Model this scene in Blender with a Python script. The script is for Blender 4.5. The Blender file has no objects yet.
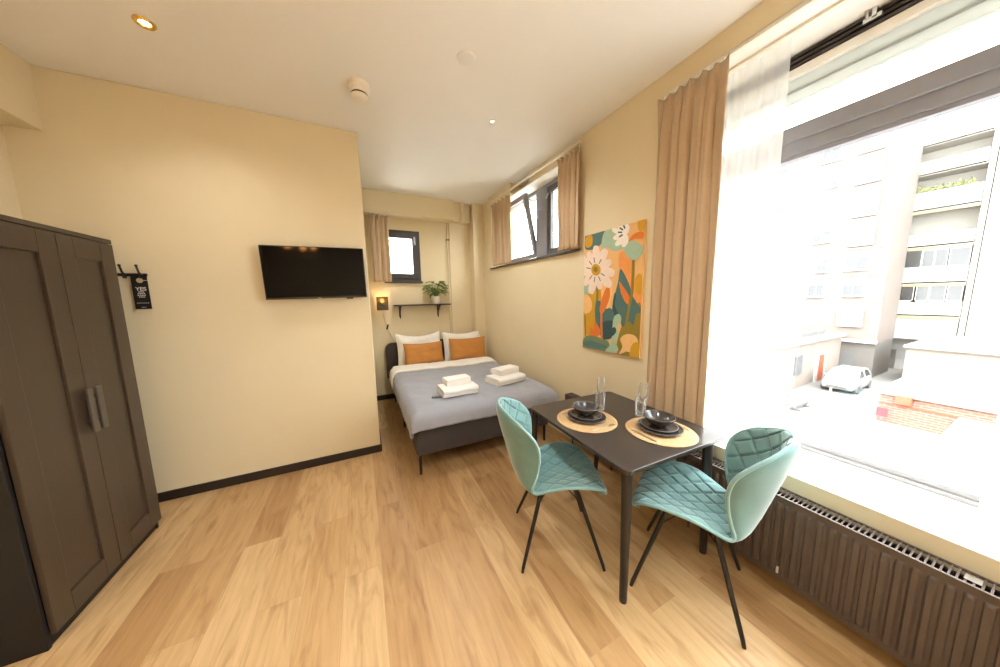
import bpy, math, random
from mathutils import Vector, Matrix, noise
random.seed(7)
S = bpy.context.scene
COL = S.collection
PI = math.pi

# ------------------------------------------------------------------ colours / materials
def lin(c):
    return tuple(((v/255)/12.92 if v/255 <= .04045 else ((v/255+.055)/1.055)**2.4) for v in c) + (1,)

def nt(name):
    m = bpy.data.materials.new(name); m.use_nodes = True
    t = m.node_tree; t.nodes.clear()
    o = t.nodes.new('ShaderNodeOutputMaterial')
    return m, t, o

def pm(name, rgb, rough=.5, metal=0, var=.06, scale=12, bump=0, bscale=60, spec=.5, sheen=0, emit=None, estr=0, stretch=None, coat=0):
    m, t, o = nt(name)
    b = t.nodes.new('ShaderNodeBsdfPrincipled')
    tc = t.nodes.new('ShaderNodeTexCoord')
    mp = t.nodes.new('ShaderNodeMapping'); t.links.new(tc.outputs['Object'], mp.inputs['Vector'])
    if stretch: mp.inputs['Scale'].default_value = stretch
    n = t.nodes.new('ShaderNodeTexNoise'); n.inputs['Scale'].default_value = scale; n.inputs['Detail'].default_value = 4
    t.links.new(mp.outputs[0], n.inputs['Vector'])
    r = t.nodes.new('ShaderNodeValToRGB')
    c = lin(rgb)
    r.color_ramp.elements[0].color = tuple(x*(1-var) for x in c[:3]) + (1,)
    r.color_ramp.elements[1].color = tuple(min(1, x*(1+var)) for x in c[:3]) + (1,)
    r.color_ramp.elements[0].position = .3; r.color_ramp.elements[1].position = .7
    t.links.new(n.outputs['Fac'], r.inputs['Fac'])
    t.links.new(r.outputs['Color'], b.inputs['Base Color'])
    b.inputs['Roughness'].default_value = rough; b.inputs['Metallic'].default_value = metal
    b.inputs['Specular IOR Level'].default_value = spec
    b.inputs['Coat Weight'].default_value = coat
    if sheen:
        b.inputs['Sheen Weight'].default_value = sheen; b.inputs['Sheen Roughness'].default_value = .4
    if bump:
        n2 = t.nodes.new('ShaderNodeTexNoise'); n2.inputs['Scale'].default_value = bscale; n2.inputs['Detail'].default_value = 3
        t.links.new(mp.outputs[0], n2.inputs['Vector'])
        bp = t.nodes.new('ShaderNodeBump'); bp.inputs['Strength'].default_value = bump; bp.inputs['Distance'].default_value = .01
        t.links.new(n2.outputs['Fac'], bp.inputs['Height']); t.links.new(bp.outputs[0], b.inputs['Normal'])
    if emit:
        b.inputs['Emission Color'].default_value = lin(emit); b.inputs['Emission Strength'].default_value = estr
    t.links.new(b.outputs[0], o.inputs['Surface'])
    return m

def glass_pane(name, tint=(1, 1, 1), gloss=.06):
    m, t, o = nt(name)
    tr = t.nodes.new('ShaderNodeBsdfTransparent'); tr.inputs[0].default_value = tint + (1,)
    gl = t.nodes.new('ShaderNodeBsdfGlossy'); gl.inputs['Roughness'].default_value = .02
    mx = t.nodes.new('ShaderNodeMixShader'); mx.inputs[0].default_value = gloss
    t.links.new(tr.outputs[0], mx.inputs[1]); t.links.new(gl.outputs[0], mx.inputs[2]); t.links.new(mx.outputs[0], o.inputs['Surface'])
    return m

def fabric_thin(name, rgb, transp, transl, weave=900):
    m, t, o = nt(name)
    tr = t.nodes.new('ShaderNodeBsdfTransparent')
    tl = t.nodes.new('ShaderNodeBsdfTranslucent'); tl.inputs[0].default_value = lin(rgb)
    df = t.nodes.new('ShaderNodeBsdfDiffuse')
    tc = t.nodes.new('ShaderNodeTexCoord'); n = t.nodes.new('ShaderNodeTexNoise'); n.inputs['Scale'].default_value = 40
    t.links.new(tc.outputs['Object'], n.inputs['Vector'])
    r = t.nodes.new('ShaderNodeValToRGB'); c = lin(rgb)
    r.color_ramp.elements[0].color = tuple(x*.94 for x in c[:3])+(1,); r.color_ramp.elements[1].color = c
    t.links.new(n.outputs['Fac'], r.inputs[0]); t.links.new(r.outputs[0], df.inputs[0])
    m1 = t.nodes.new('ShaderNodeMixShader'); m1.inputs[0].default_value = transl
    t.links.new(df.outputs[0], m1.inputs[1]); t.links.new(tl.outputs[0], m1.inputs[2])
    m2 = t.nodes.new('ShaderNodeMixShader'); m2.inputs[0].default_value = transp
    t.links.new(m1.outputs[0], m2.inputs[1]); t.links.new(tr.outputs[0], m2.inputs[2])
    t.links.new(m2.outputs[0], o.inputs['Surface'])
    return m

def glinted_glass(name):
    m, t, o = nt(name)
    N = t.nodes.new; L = t.links.new
    tr = N('ShaderNodeBsdfTransparent'); tr.inputs[0].default_value = (.985, .99, .99, 1)
    gl = N('ShaderNodeBsdfGlossy'); gl.inputs['Roughness'].default_value = .03
    fr = N('ShaderNodeFresnel'); fr.inputs['IOR'].default_value = 1.25
    mx = N('ShaderNodeMixShader'); L(fr.outputs[0], mx.inputs[0]); L(tr.outputs[0], mx.inputs[1]); L(gl.outputs[0], mx.inputs[2])
    tl = N('ShaderNodeBsdfTranslucent'); df = N('ShaderNodeBsdfDiffuse'); mw = N('ShaderNodeMixShader'); L(tl.outputs[0], mw.inputs[1]); L(df.outputs[0], mw.inputs[2])
    lw = N('ShaderNodeLayerWeight'); lw.inputs['Blend'].default_value = .3
    ma = N('ShaderNodeMath'); ma.operation = 'MULTIPLY_ADD'; ma.inputs[1].default_value = .40; ma.inputs[2].default_value = .05; L(lw.outputs['Facing'], ma.inputs[0])
    m3 = N('ShaderNodeMixShader'); L(ma.outputs[0], m3.inputs[0])  # white mixed in towards the edges paints bright highlights onto the glass
    L(mx.outputs[0], m3.inputs[1]); L(mw.outputs[0], m3.inputs[2]); L(m3.outputs[0], o.inputs['Surface'])
    return m

def emission(name, rgb, s):
    m, t, o = nt(name)
    e = t.nodes.new('ShaderNodeEmission'); e.inputs[0].default_value = lin(rgb); e.inputs[1].default_value = s
    t.links.new(e.outputs[0], o.inputs['Surface']); return m

def wood_floor():
    m, t, o = nt('oak_planks')
    N = t.nodes.new; L = t.links.new
    b = N('ShaderNodeBsdfPrincipled')
    tc = N('ShaderNodeTexCoord'); sp = N('ShaderNodeSeparateXYZ'); L(tc.outputs['Object'], sp.inputs[0])
    cb = N('ShaderNodeCombineXYZ'); L(sp.outputs['Y'], cb.inputs['X']); L(sp.outputs['X'], cb.inputs['Y'])
    mp = N('ShaderNodeMapping'); mp.inputs['Location'].default_value = (.35, .013, 0); L(cb.outputs[0], mp.inputs[0])
    br = N('ShaderNodeTexBrick'); L(mp.outputs[0], br.inputs['Vector'])
    br.offset = .37; br.offset_frequency = 2; br.squash = 1
    br.inputs['Scale'].default_value = 1; br.inputs['Brick Width'].default_value = 1.45; br.inputs['Row Height'].default_value = .2
    br.inputs['Mortar Size'].default_value = .0012; br.inputs['Mortar Smooth'].default_value = .3; br.inputs['Bias'].default_value = 0
    br.inputs['Color1'].default_value = (0, 0, 0, 1); br.inputs['Color2'].default_value = (1, 1, 1, 1); br.inputs['Mortar'].default_value = (.5, .5, .5, 1)
    # grain: stretched noise, shifted per plank
    ad = N('ShaderNodeVectorMath'); ad.operation = 'ADD'
    sc = N('ShaderNodeVectorMath'); sc.operation = 'SCALE'; sc.inputs['Scale'].default_value = 7.3
    L(br.outputs['Color'], sc.inputs[0]); L(mp.outputs[0], ad.inputs[0]); L(sc.outputs[0], ad.inputs[1])
    mg = N('ShaderNodeMapping'); mg.inputs['Scale'].default_value = (1.3, 15, 1); L(ad.outputs[0], mg.inputs[0])
    n1 = N('ShaderNodeTexNoise'); n1.inputs['Scale'].default_value = 2.2; n1.inputs['Detail'].default_value = 7; n1.inputs['Roughness'].default_value = .62; n1.inputs['Distortion'].default_value = .6
    L(mg.outputs[0], n1.inputs['Vector'])
    mg2 = N('ShaderNodeMapping'); mg2.inputs['Scale'].default_value = (1.5, 8.5, 1); L(ad.outputs[0], mg2.inputs[0])
    n2 = N('ShaderNodeTexNoise'); n2.inputs['Scale'].default_value = 1.7; n2.inputs['Detail'].default_value = 4; n2.inputs['Distortion'].default_value = 1.2
    L(mg2.outputs[0], n2.inputs['Vector'])
    base = N('ShaderNodeValToRGB'); L(br.outputs['Color'], base.inputs[0])
    base.color_ramp.elements[0].color = lin((182, 144, 98)); base.color_ramp.elements[1].color = lin((214, 182, 135))
    e = base.color_ramp.elements.new(.5); e.color = lin((201, 165, 117))
    gr = N('ShaderNodeValToRGB'); L(n1.outputs['Fac'], gr.inputs[0])
    gr.color_ramp.elements[0].color = (.80, .76, .71, 1); gr.color_ramp.elements[1].color = (1.05, 1.05, 1.05, 1)
    gr.color_ramp.elements[0].position = .36; gr.color_ramp.elements[1].position = .62
    mu = N('ShaderNodeMix'); mu.data_type = 'RGBA'; mu.blend_type = 'MULTIPLY'; mu.inputs['Factor'].default_value = .62
    L(base.outputs[0], mu.inputs[6]); L(gr.outputs[0], mu.inputs[7])
    kn = N('ShaderNodeValToRGB'); L(n2.outputs['Fac'], kn.inputs[0])
    kn.color_ramp.elements[0].color = (.66, .56, .47, 1); kn.color_ramp.elements[1].color = (1, 1, 1, 1)
    kn.color_ramp.elements[0].position = .28; kn.color_ramp.elements[1].position = .50
    mu2 = N('ShaderNodeMix'); mu2.data_type = 'RGBA'; mu2.blend_type = 'MULTIPLY'; mu2.inputs['Factor'].default_value = .75
    L(mu.outputs[2], mu2.inputs[6]); L(kn.outputs[0], mu2.inputs[7])
    mo = N('ShaderNodeMix'); mo.data_type = 'RGBA'; L(br.outputs['Fac'], mo.inputs['Factor'])
    L(mu2.outputs[2], mo.inputs[6]); mo.inputs[7].default_value = lin((182, 146, 106))
    L(mo.outputs[2], b.inputs['Base Color'])
    b.inputs['Roughness'].default_value = .38; b.inputs['Specular IOR Level'].default_value = .4
    bp = N('ShaderNodeBump'); bp.inputs['Strength'].default_value = .12; bp.inputs['Distance'].default_value = .004
    L(n1.outputs['Fac'], bp.inputs['Height']); L(bp.outputs[0], b.inputs['Normal'])
    L(b.outputs[0], o.inputs['Surface'])
    return m

def brick_wall(name, c1, c2, mortar, w=.32, h=.11):
    m, t, o = nt(name)
    N = t.nodes.new; L = t.links.new
    b = N('ShaderNodeBsdfPrincipled'); b.inputs['Roughness'].default_value = .9
    tc = N('ShaderNodeTexCoord'); sp = N('ShaderNodeSeparateXYZ'); L(tc.outputs['Object'], sp.inputs[0])
    a = N('ShaderNodeMath'); a.operation = 'ADD'; L(sp.outputs['X'], a.inputs[0]); L(sp.outputs['Y'], a.inputs[1])
    cb = N('ShaderNodeCombineXYZ'); L(a.outputs[0], cb.inputs['X']); L(sp.outputs['Z'], cb.inputs['Y'])
    br = N('ShaderNodeTexBrick'); L(cb.outputs[0], br.inputs['Vector'])
    br.inputs['Scale'].default_value = 1; br.inputs['Brick Width'].default_value = w; br.inputs['Row Height'].default_value = h; br.inputs['Mortar Size'].default_value = .02
    br.inputs['Color1'].default_value = lin(c1); br.inputs['Color2'].default_value = lin(c2); br.inputs['Mortar'].default_value = lin(mortar)
    L(br.outputs['Color'], b.inputs['Base Color']); L(b.outputs[0], o.inputs['Surface'])
    return m

M = {}
M['wall'] = pm('cream_wall_paint', (229, 214, 180), .85, var=.012, scale=3, bump=.05, bscale=180, spec=.2)
M['ceil'] = pm('white_ceiling_paint', (245, 244, 241), .9, var=.01, scale=2, spec=.2)
M['floor'] = wood_floor()
M['skirt'] = pm('dark_brown_skirting', (42, 32, 27), .45, var=.1)
M['white'] = pm('white_gloss_paint', (240, 238, 232), .4, var=.01)
M['cream_pipe'] = pm('cream_pipe_paint', (228, 213, 183), .5, var=.02)
M['anth'] = pm('anthracite_window_frame', (142, 144, 154), .42, var=.05)
M['anth_dark'] = pm('dark_grey_sash', (70, 67, 68), .4, var=.05)
M['greygreen'] = pm('pale_grey_green_aluminium', (176, 182, 174), .45, var=.03)
M['grille'] = pm('dark_vent_grille', (48, 42, 42), .4, var=.08)
M['alu'] = pm('brushed_aluminium', (205, 205, 205), .3, 1, var=.05)
M['glass'] = glass_pane('window_glass', (.98, .99, .985), .05)
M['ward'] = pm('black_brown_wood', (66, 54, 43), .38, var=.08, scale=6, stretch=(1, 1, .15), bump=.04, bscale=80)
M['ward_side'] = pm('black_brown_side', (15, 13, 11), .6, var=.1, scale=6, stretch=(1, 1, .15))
M['handle'] = pm('grey_metal_handle', (104, 101, 98), .35, .7, var=.08)
M['blackm'] = pm('black_painted_metal', (26, 23, 22), .4, var=.1)
M['tv'] = pm('black_plastic', (16, 15, 15), .3, var=.1)
M['screen'] = pm('black_glass_screen', (6, 6, 7), .07, var=.05, spec=.2)
M['silver'] = pm('silver_logo', (190, 190, 190), .3, .8, var=.03)
M['bedfab'] = pm('charcoal_bed_fabric', (66, 62, 62), .9, var=.12, scale=200, bump=.1, bscale=400)
M['headb'] = pm('dark_brown_leatherette', (58, 49, 45), .45, var=.08, bump=.05, bscale=250)
M['duvet'] = pm('blue_grey_cotton', (156, 159, 168), .9, var=.04, scale=220, bump=.25, bscale=18, sheen=.2)
M['linen'] = pm('white_cotton', (244, 240, 232), .9, var=.02, bump=.3, bscale=16)
M['towel'] = pm('white_terry', (250, 247, 242), .95, var=.03, scale=180, bump=.5, bscale=320)
M['orange'] = pm('ochre_orange_fabric', (196, 134, 66), .85, var=.06, scale=150, bump=.12, bscale=200)
M['cord'] = pm('white_cord', (215, 205, 185), .5, var=.05)
M['mirror_glass'] = glass_pane('smoked_glass', (.30, .24, .17), .08)
M['bulb'] = emission('warm_bulb', (255, 196, 110), 14)
M['shelf'] = pm('dark_walnut_shelf', (62, 44, 33), .45, var=.15, scale=5, stretch=(.4, 6, 6))
M['pot'] = pm('white_ceramic', (232, 226, 214), .25, var=.02)
M['soil'] = pm('potting_soil', (52, 38, 28), .95, var=.3, scale=80)
M['leaf'] = pm('variegated_leaf', (126, 150, 78), .45, var=.35, scale=18)
M['stem'] = pm('green_stem', (110, 130, 60), .6, var=.1)
M['drape'] = pm('taupe_curtain_fabric', (198, 172, 140), .9, var=.04, scale=120, bump=.08, bscale=300, sheen=.15)
M['sheer'] = fabric_thin('white_voile', (244, 244, 242), .45, .5)
M['frost'] = fabric_thin('frosted_grey_green_panel', (205, 206, 199), .0, .55)
M['track'] = pm('white_curtain_track', (236, 230, 216), .45, var=.02)
M['velvet'] = pm('teal_velvet', (108, 148, 147), .7, var=.09, scale=9, bump=.08, bscale=300, sheen=.7)
M['velvet_rim'] = pm('teal_velvet_piping', (134, 175, 177), .7, var=.05, scale=30, sheen=.6)
M['table'] = pm('black_stained_table_top', (58, 52, 48), .3, var=.07, scale=8, stretch=(1, .2, 1), bump=.03, bscale=60)
M['tleg'] = pm('black_stained_wood', (34, 30, 28), .35, var=.1)
M['rattan'] = None
M['plate'] = pm('dark_grey_stoneware', (70, 66, 65), .16, var=.1, scale=20)
M['rim'] = pm('stoneware_worn_rim', (112, 104, 98), .3, var=.1)
M['glassware'] = glinted_glass('glass_painted_glints')
M['steel'] = pm('polished_steel', (220, 217, 212), .36, 1, var=.03)
M['rad'] = pm('dark_brown_radiator_enamel', (92, 80, 73), .4, var=.05, spec=.4)
M['rad_in'] = pm('radiator_inner_black', (26, 23, 22), .6, var=.1)
M['detector'] = pm('white_plastic', (238, 230, 214), .4, var=.01)
M['dark_slot'] = pm('dark_slot', (40, 34, 28), .7, var=.1)
M['brass'] = pm('brass_trim', (214, 178, 92), .25, .9, var=.05)
M['lamp_em'] = emission('downlight_lens', (255, 236, 196), 14)
M['sign'] = pm('black_card', (22, 20, 21), .5, var=.08)
M['signtext'] = pm('white_ink', (232, 228, 222), .6, var=.02)
M['packet'] = pm('grey_packet', (98, 97, 99), .5, var=.08)

def rattan():
    m, t, o = nt('woven_rattan')
    N = t.nodes.new; L = t.links.new
    b = N('ShaderNodeBsdfPrincipled'); b.inputs['Roughness'].default_value = .7
    tc = N('ShaderNodeTexCoord'); w = N('ShaderNodeTexWave'); w.wave_type = 'RINGS'; w.rings_direction = 'Z'
    w.inputs['Scale'].default_value = 30; w.inputs['Distortion'].default_value = .5; w.inputs['Detail'].default_value = 2
    L(tc.outputs['Object'], w.inputs['Vector'])
    n = N('ShaderNodeTexNoise'); n.inputs['Scale'].default_value = 34; L(tc.outputs['Object'], n.inputs['Vector'])
    r = N('ShaderNodeValToRGB'); r.color_ramp.elements[0].color = lin((162, 120, 70)); r.color_ramp.elements[1].color = lin((230, 198, 148))
    mx = N('ShaderNodeMath'); mx.operation = 'MULTIPLY_ADD'; mx.inputs[1].default_value = .5; L(w.outputs['Fac'], mx.inputs[0])
    h = N('ShaderNodeMath'); h.operation = 'MULTIPLY'; h.inputs[1].default_value = .6; L(n.outputs['Fac'], h.inputs[0]); L(h.outputs[0], mx.inputs[2])
    L(mx.outputs[0], r.inputs[0]); L(r.outputs[0], b.inputs['Base Color'])
    bp = N('ShaderNodeBump'); bp.inputs['Strength'].default_value = .6; bp.inputs['Distance'].default_value = .004; L(w.outputs['Fac'], bp.inputs['Height']); L(bp.outputs[0], b.inputs['Normal'])
    L(b.outputs[0], o.inputs['Surface']); return m
M['rattan'] = rattan()

# ------------------------------------------------------------------ mesh builder
ORG = {}
class MB:
    def __init__(s): s.v = []; s.f = []; s.mi = []; s.cur = 0
    def add(s, vs, fs):
        b = len(s.v); s.v += [tuple(v) for v in vs]
        for f in fs: s.f.append(tuple(b+i for i in f)); s.mi.append(s.cur)
        return s
    def box(s, x0, x1, y0, y1, z0, z1):
        x0, x1 = sorted((x0, x1)); y0, y1 = sorted((y0, y1)); z0, z1 = sorted((z0, z1))
        return s.add([(x0,y0,z0),(x1,y0,z0),(x1,y1,z0),(x0,y1,z0),(x0,y0,z1),(x1,y0,z1),(x1,y1,z1),(x0,y1,z1)],
                     [(0,3,2,1),(4,5,6,7),(0,1,5,4),(1,2,6,5),(2,3,7,6),(3,0,4,7)])
    def prism(s, poly, lo, hi, axis='z'):
        n = len(poly)
        def P(a, b, h): return {'z': (a, b, h), 'y': (a, h, b), 'x': (h, a, b)}[axis]
        vs = [P(a, b, lo) for a, b in poly] + [P(a, b, hi) for a, b in poly]
        area = sum(poly[i][0]*poly[(i+1) % n][1]-poly[(i+1) % n][0]*poly[i][1] for i in range(n))
        flip = (area < 0) != (axis == 'y')
        fs = [tuple(range(n-1, -1, -1)), tuple(range(n, 2*n))] + [(i, (i+1) % n, n+(i+1) % n, n+i) for i in range(n)]
        if flip: fs = [tuple(reversed(f)) for f in fs]
        return s.add(vs, fs)
    def tube(s, pts, r, n=10, cap=True, closed=False):
        pts = [Vector(p) for p in pts]; k = len(pts)
        rs = r if isinstance(r, (list, tuple)) else [r]*k
        vs = []; up = None
        for i, p in enumerate(pts):
            a = pts[(i-1) % k] if (i > 0 or closed) else p
            b = pts[(i+1) % k] if (i < k-1 or closed) else p
            d = (b-a).normalized() if (b-a).length > 1e-9 else Vector((0, 0, 1))
            if up is None:
                up = d.orthogonal().normalized()
            else:
                up = (up - d*up.dot(d))
                up = up.normalized() if up.length > 1e-6 else d.orthogonal().normalized()
            w = d.cross(up)
            for j in range(n):
                q = 2*PI*j/n
                vs.append(p + (up*math.cos(q) + w*math.sin(q))*rs[i])
        fs = []
        for i in range(k if closed else k-1):
            i2 = (i+1) % k
            for j in range(n):
                fs.append((i*n+j, i*n+(j+1) % n, i2*n+(j+1) % n, i2*n+j))
        if cap and not closed:
            fs.append(tuple(range(n-1, -1, -1))); fs.append(tuple((k-1)*n+j for j in range(n)))
        return s.add(vs, fs)
    def lathe(s, prof, c=(0, 0, 0), n=32, closed=False):
        k = len(prof); vs = []
        for r, z in prof:
            for j in range(n):
                q = 2*PI*j/n; vs.append((c[0]+max(r, 1e-5)*math.cos(q), c[1]+max(r, 1e-5)*math.sin(q), c[2]+z))
        fs = []
        for i in range(k if closed else k-1):
            i2 = (i+1) % k
            for j in range(n): fs.append((i*n+j, i*n+(j+1) % n, i2*n+(j+1) % n, i2*n+j))
        return s.add(vs, fs)
    def grid(s, fn, nu, nv, flip=False):
        vs = [fn(i/nu, j/nv) for j in range(nv+1) for i in range(nu+1)]
        fs = []
        for j in range(nv):
            for i in range(nu):
                a = j*(nu+1)+i; f = (a, a+1, a+nu+2, a+nu+1)
                fs.append(tuple(reversed(f)) if flip else f)
        return s.add(vs, fs)
    def sphere(s, c, r, n=16, m=10, sx=1, sy=1, sz=1):
        def fn(u, v):
            th = 2*PI*u; ph = PI*v
            return (c[0]+r*sx*math.sin(ph)*math.cos(th), c[1]+r*sy*math.sin(ph)*math.sin(th), c[2]-r*sz*math.cos(ph))
        return s.grid(fn, n, m)
    def rot(s, ang, c=(0, 0), start=0):
        ca, sa = math.cos(ang), math.sin(ang)
        for i in range(start, len(s.v)):
            x, y, z = s.v[i]; x -= c[0]; y -= c[1]
            s.v[i] = (c[0]+x*ca-y*sa, c[1]+x*sa+y*ca, z)
        return s
    def xf(s, mat, start=0):
        for i in range(start, len(s.v)): s.v[i] = tuple(mat @ Vector(s.v[i]))
        return s
    def build(s, name, mat, parent=None, local=False, smooth=None, bevel=0, solid=0, subsurf=0, segs=2, weld=True):
        me = bpy.data.meshes.new(name)
        if parent is None:
            xs = [v[0] for v in s.v]; ys = [v[1] for v in s.v]; zs = [v[2] for v in s.v]
            og = Vector(((min(xs)+max(xs))/2, (min(ys)+max(ys))/2, min(zs)))
            if local: og = Vector((0, 0, 0))
        else:
            og = ORG[parent.name]
            if local: og = Vector((0, 0, 0))
        me.from_pydata([tuple(Vector(v)-og) for v in s.v], [], s.f)
        mats = mat if isinstance(mat, (list, tuple)) else [mat]
        for m in mats: me.materials.append(m)
        if len(mats) > 1:
            for p, i in zip(me.polygons, s.mi): p.material_index = i
        me.validate(); me.update()
        o = bpy.data.objects.new(name, me); COL.objects.link(o)
        if parent is None:
            o.location = og; ORG[o.name] = og
        else:
            o.parent = parent; ORG[o.name] = ORG[parent.name]
        if smooth is not None:
            for p in me.polygons: p.use_smooth = True
            me.set_sharp_from_angle(angle=math.radians(smooth))
        if solid:
            md = o.modifiers.new('thick', 'SOLIDIFY'); md.thickness = solid; md.offset = 0
        if bevel:
            md = o.modifiers.new('bev', 'BEVEL'); md.width = bevel; md.segments = segs; md.limit_method = 'ANGLE'; md.angle_limit = math.radians(40)
        if subsurf:
            md = o.modifiers.new('ss', 'SUBSURF'); md.levels = md.render_levels = subsurf
        return o

def tag(o, label=None, cat=None, group=None, kind=None):
    if label: o['label'] = label
    if cat: o['category'] = cat
    if group: o['group'] = group
    if kind: o['kind'] = kind
    return o

def thing(name, label, cat, loc, rz=0, group=None, kind=None):
    o = bpy.data.objects.new(name, None); COL.objects.link(o)
    o.location = loc; o.rotation_euler = (0, 0, rz); o.empty_display_size = .1
    ORG[o.name] = Vector(loc)
    return tag(o, label, cat, group, kind)

def copy_tree(o, parent=None):
    c = o.copy(); COL.objects.link(c); c.parent = parent
    ORG[c.name] = ORG.get(o.name, Vector())
    for ch in list(o.children): copy_tree(ch, c)
    return c

def struct(o, label, cat): return tag(o, label, cat, kind='structure')

# ------------------------------------------------------------------ camera
R = Matrix(((.899, .070, -.432), (-.437, .105, -.893), (-.018, .992, .125)))
R = R.to_quaternion().to_matrix()
cd = bpy.data.cameras.new('camera'); cam = bpy.data.objects.new('camera', cd); COL.objects.link(cam)
cd.sensor_width = 36; cd.lens = 285.9/1000*36; cd.clip_start = .05; cd.clip_end = 500
cam.matrix_world = Matrix.Translation((0, 0, 1.6)) @ R.to_4x4()
S.camera = cam

# ------------------------------------------------------------------ room
CH = 3.139; YT = 3.142; YF = 4.82; XL = -1.965; YN = -2.6
def xw(y): return 2.04-max(0, y-2.3)*.038

struct(MB().box(XL-.2, 2.6, YN-.2, YF+.3, -.12, 0).build('floor', M['floor']), 'light oak plank floor', 'floor')
bpy.data.objects['floor'].location.z = -.12
struct(MB().box(XL-.2, 2.65, YN-.2, YF+.3, CH, CH+.25).build('ceiling', M['ceil']), 'plain white painted ceiling', 'ceiling')
struct(MB().box(XL-.2, XL, YN-.2, YT+.4, 0, CH).build('wall_left', M['wall']), 'cream wall behind the dark wardrobe', 'wall')
struct(MB().box(XL-.2, .085, YT, YF+.3, 0, CH).build('wall_middle', M['wall'], bevel=.006), 'cream wall carrying the television', 'wall')
struct(MB().box(XL-.2, 2.6, YN-.2, YN, 0, CH).build('wall_near', M['wall']), 'cream wall opposite the television', 'wall')
# far alcove wall with window opening
W3 = (.286, .919, 1.881, 2.662)
m = MB()
m.box(.085, W3[0], YF, YF+.3, 0, CH); m.box(W3[1], 2.3, YF, YF+.3, 0, CH)
m.box(W3[0], W3[1], YF, YF+.3, 0, W3[2]); m.box(W3[0], W3[1], YF, YF+.3, W3[3], CH)
struct(m.build('wall_far', M['wall']), 'cream wall at the head of the bed', 'wall')
# right wall (slightly out of square beyond y 2.3), with two openings
W2 = (2.50, 4.30, 2.075, 3.01)
NY0, NY1, NZ0, NZ1 = -1.5, 1.49, .63, 3.0
m = MB()
def seg(y0, y1, z0, z1, dx=0):
    m.prism([(xw(y0)+dx, y0), (2.46, y0), (2.46, y1), (xw(y1)+dx, y1)], z0, z1)
seg(NY1, W2[0], 0, CH); seg(W2[1], YF+.3, 0, CH)
seg(W2[0], W2[1], 0, W2[2])
seg(W2[0], 3.24, W2[3], CH); seg(3.24, 3.62, W2[3], CH, .16); seg(3.62, W2[1], W2[3], CH, -.05)
m.box(2.04, 2.46, NY0, NY1, NZ1, CH)                                    # lintel over the big window
m.box(2.0, 2.46, NY0, NY1, 0, NZ0-.006)                                  # parapet under the sill
m.box(2.04, 2.46, YN-.2, NY0, 0, CH)
struct(m.build('wall_right', M['wall']), 'cream outer wall with the windows', 'wall')
struct(MB().box(1.999, 2.43, NY0, NY1, NZ0-.006, NZ0).build('trim_1', M['white']), 'deep white sill under the big window', 'sill')
struct(MB().box(2.04, 2.46, NY0, NY1, NZ1-.004, NZ1+.004).build('trim_9', M['white']), 'white reveal head over the big window', 'reveal')
struct(MB().box(XL, -1.803, YN, YT, 2.742, CH).build('trim_2', M['wall']), 'boxed cream beam along the left wall above the wardrobe', 'beam')
struct(MB().box(.085, 1.44, 4.593, YF, 2.842, CH).box(1.44, 1.74, 4.68, YF, 2.842, CH).build('trim_3', M['wall'], bevel=.004), 'cream beam above the bed alcove window', 'beam')
struct(MB().box(1.76, xw(4.7)+.1, 4.60, YF, 0, CH).build('trim_4', M['wall'], bevel=.006), 'cream corner column beside the bed head', 'column')
struct(MB().box(1.405, 1.77, YF-.022, YF, 0, 2.842).build('trim_5', M['wall'], bevel=.004), 'shallow cream boxing between pipe and corner column', 'boxing')
sk = .078
struct(MB().box(XL, .085, YT-.014, YT, 0, sk).box(.085, .099, YT-.014, YT+.0, 0, sk).build('baseboard_middle', M['skirt'], bevel=.003), 'dark brown skirting under the television wall', 'skirting')
struct(MB().box(.099, 1.405, YF-.014, YF, 0, sk).build('baseboard_far', M['skirt'], bevel=.003), 'dark skirting behind the bed head', 'skirting')
struct(MB().box(.085, .099, YT, YF-.014, 0, sk).build('baseboard_alcove', M['skirt'], bevel=.003), 'dark skirting on the alcove side wall', 'skirting')

# ------------------------------------------------------------------ window 1 (the big one)
FX = 2.43; FY0, FY1 = -1.45, 1.50
w1 = thing('window_1', 'large anthracite framed window facing the street', 'window', (FX, .3, NZ0), kind='structure')
m = MB()
m.box(FX-.015, FX+.06, FY0, FY1, NZ0, NZ0+.022).box(FX+.0, FX+.06, FY0, FY1, NZ0+.022, NZ0+.05)
m.build('bottom_rail', pm('light_grey_rail', (150, 150, 152), .4, var=.03), w1, bevel=.003)
m = MB()
m.box(FX-.03, FX+.06, FY0, FY1, 2.50, 2.585).box(FX-.012, FX+.06, FY0, FY1, 2.425, 2.50).box(FX, FX+.06, FY0, FY1, 2.40, 2.425)
m.build('transom', M['anth'], w1, bevel=.003)
m = MB()
m.box(FX-.01, FX+.06, FY1-.05, FY1+.06, NZ0, 3.04).box(FX-.01, FX+.06, FY0-.05, FY0+.05, NZ0, 3.04)
m.box(FX+.0, FX+.06, .045, .105, NZ0, 2.40)
m.build('jamb', M['anth'], w1, bevel=.003)
MB().box(FX+.02, FX+.06, FY0, FY1, 2.745, 2.80).box(FX+.0, FX+.06, FY0, FY1, 2.80, 2.808).box(FX+.012, FX+.06, FY0, FY1, 2.808, 2.868).build('frosted_panel', M['frost'], w1, bevel=.002)
MB().box(FX-.02, FX+.06, FY0, FY1, 2.868, 2.895).box(FX-.01, FX+.06, FY0, FY1, 2.895, 2.918).build('head_rail', M['white'], w1, bevel=.002)
m = MB(); m.box(FX+.03, FX+.06, FY0, FY1, 2.918, 3.06)
for i in range(5): m.box(FX-.012, FX+.03, FY0, FY1, 2.922+i*.026, 2.938+i*.026)
vg = m.build('vent_grille', M['grille'], w1)
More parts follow.
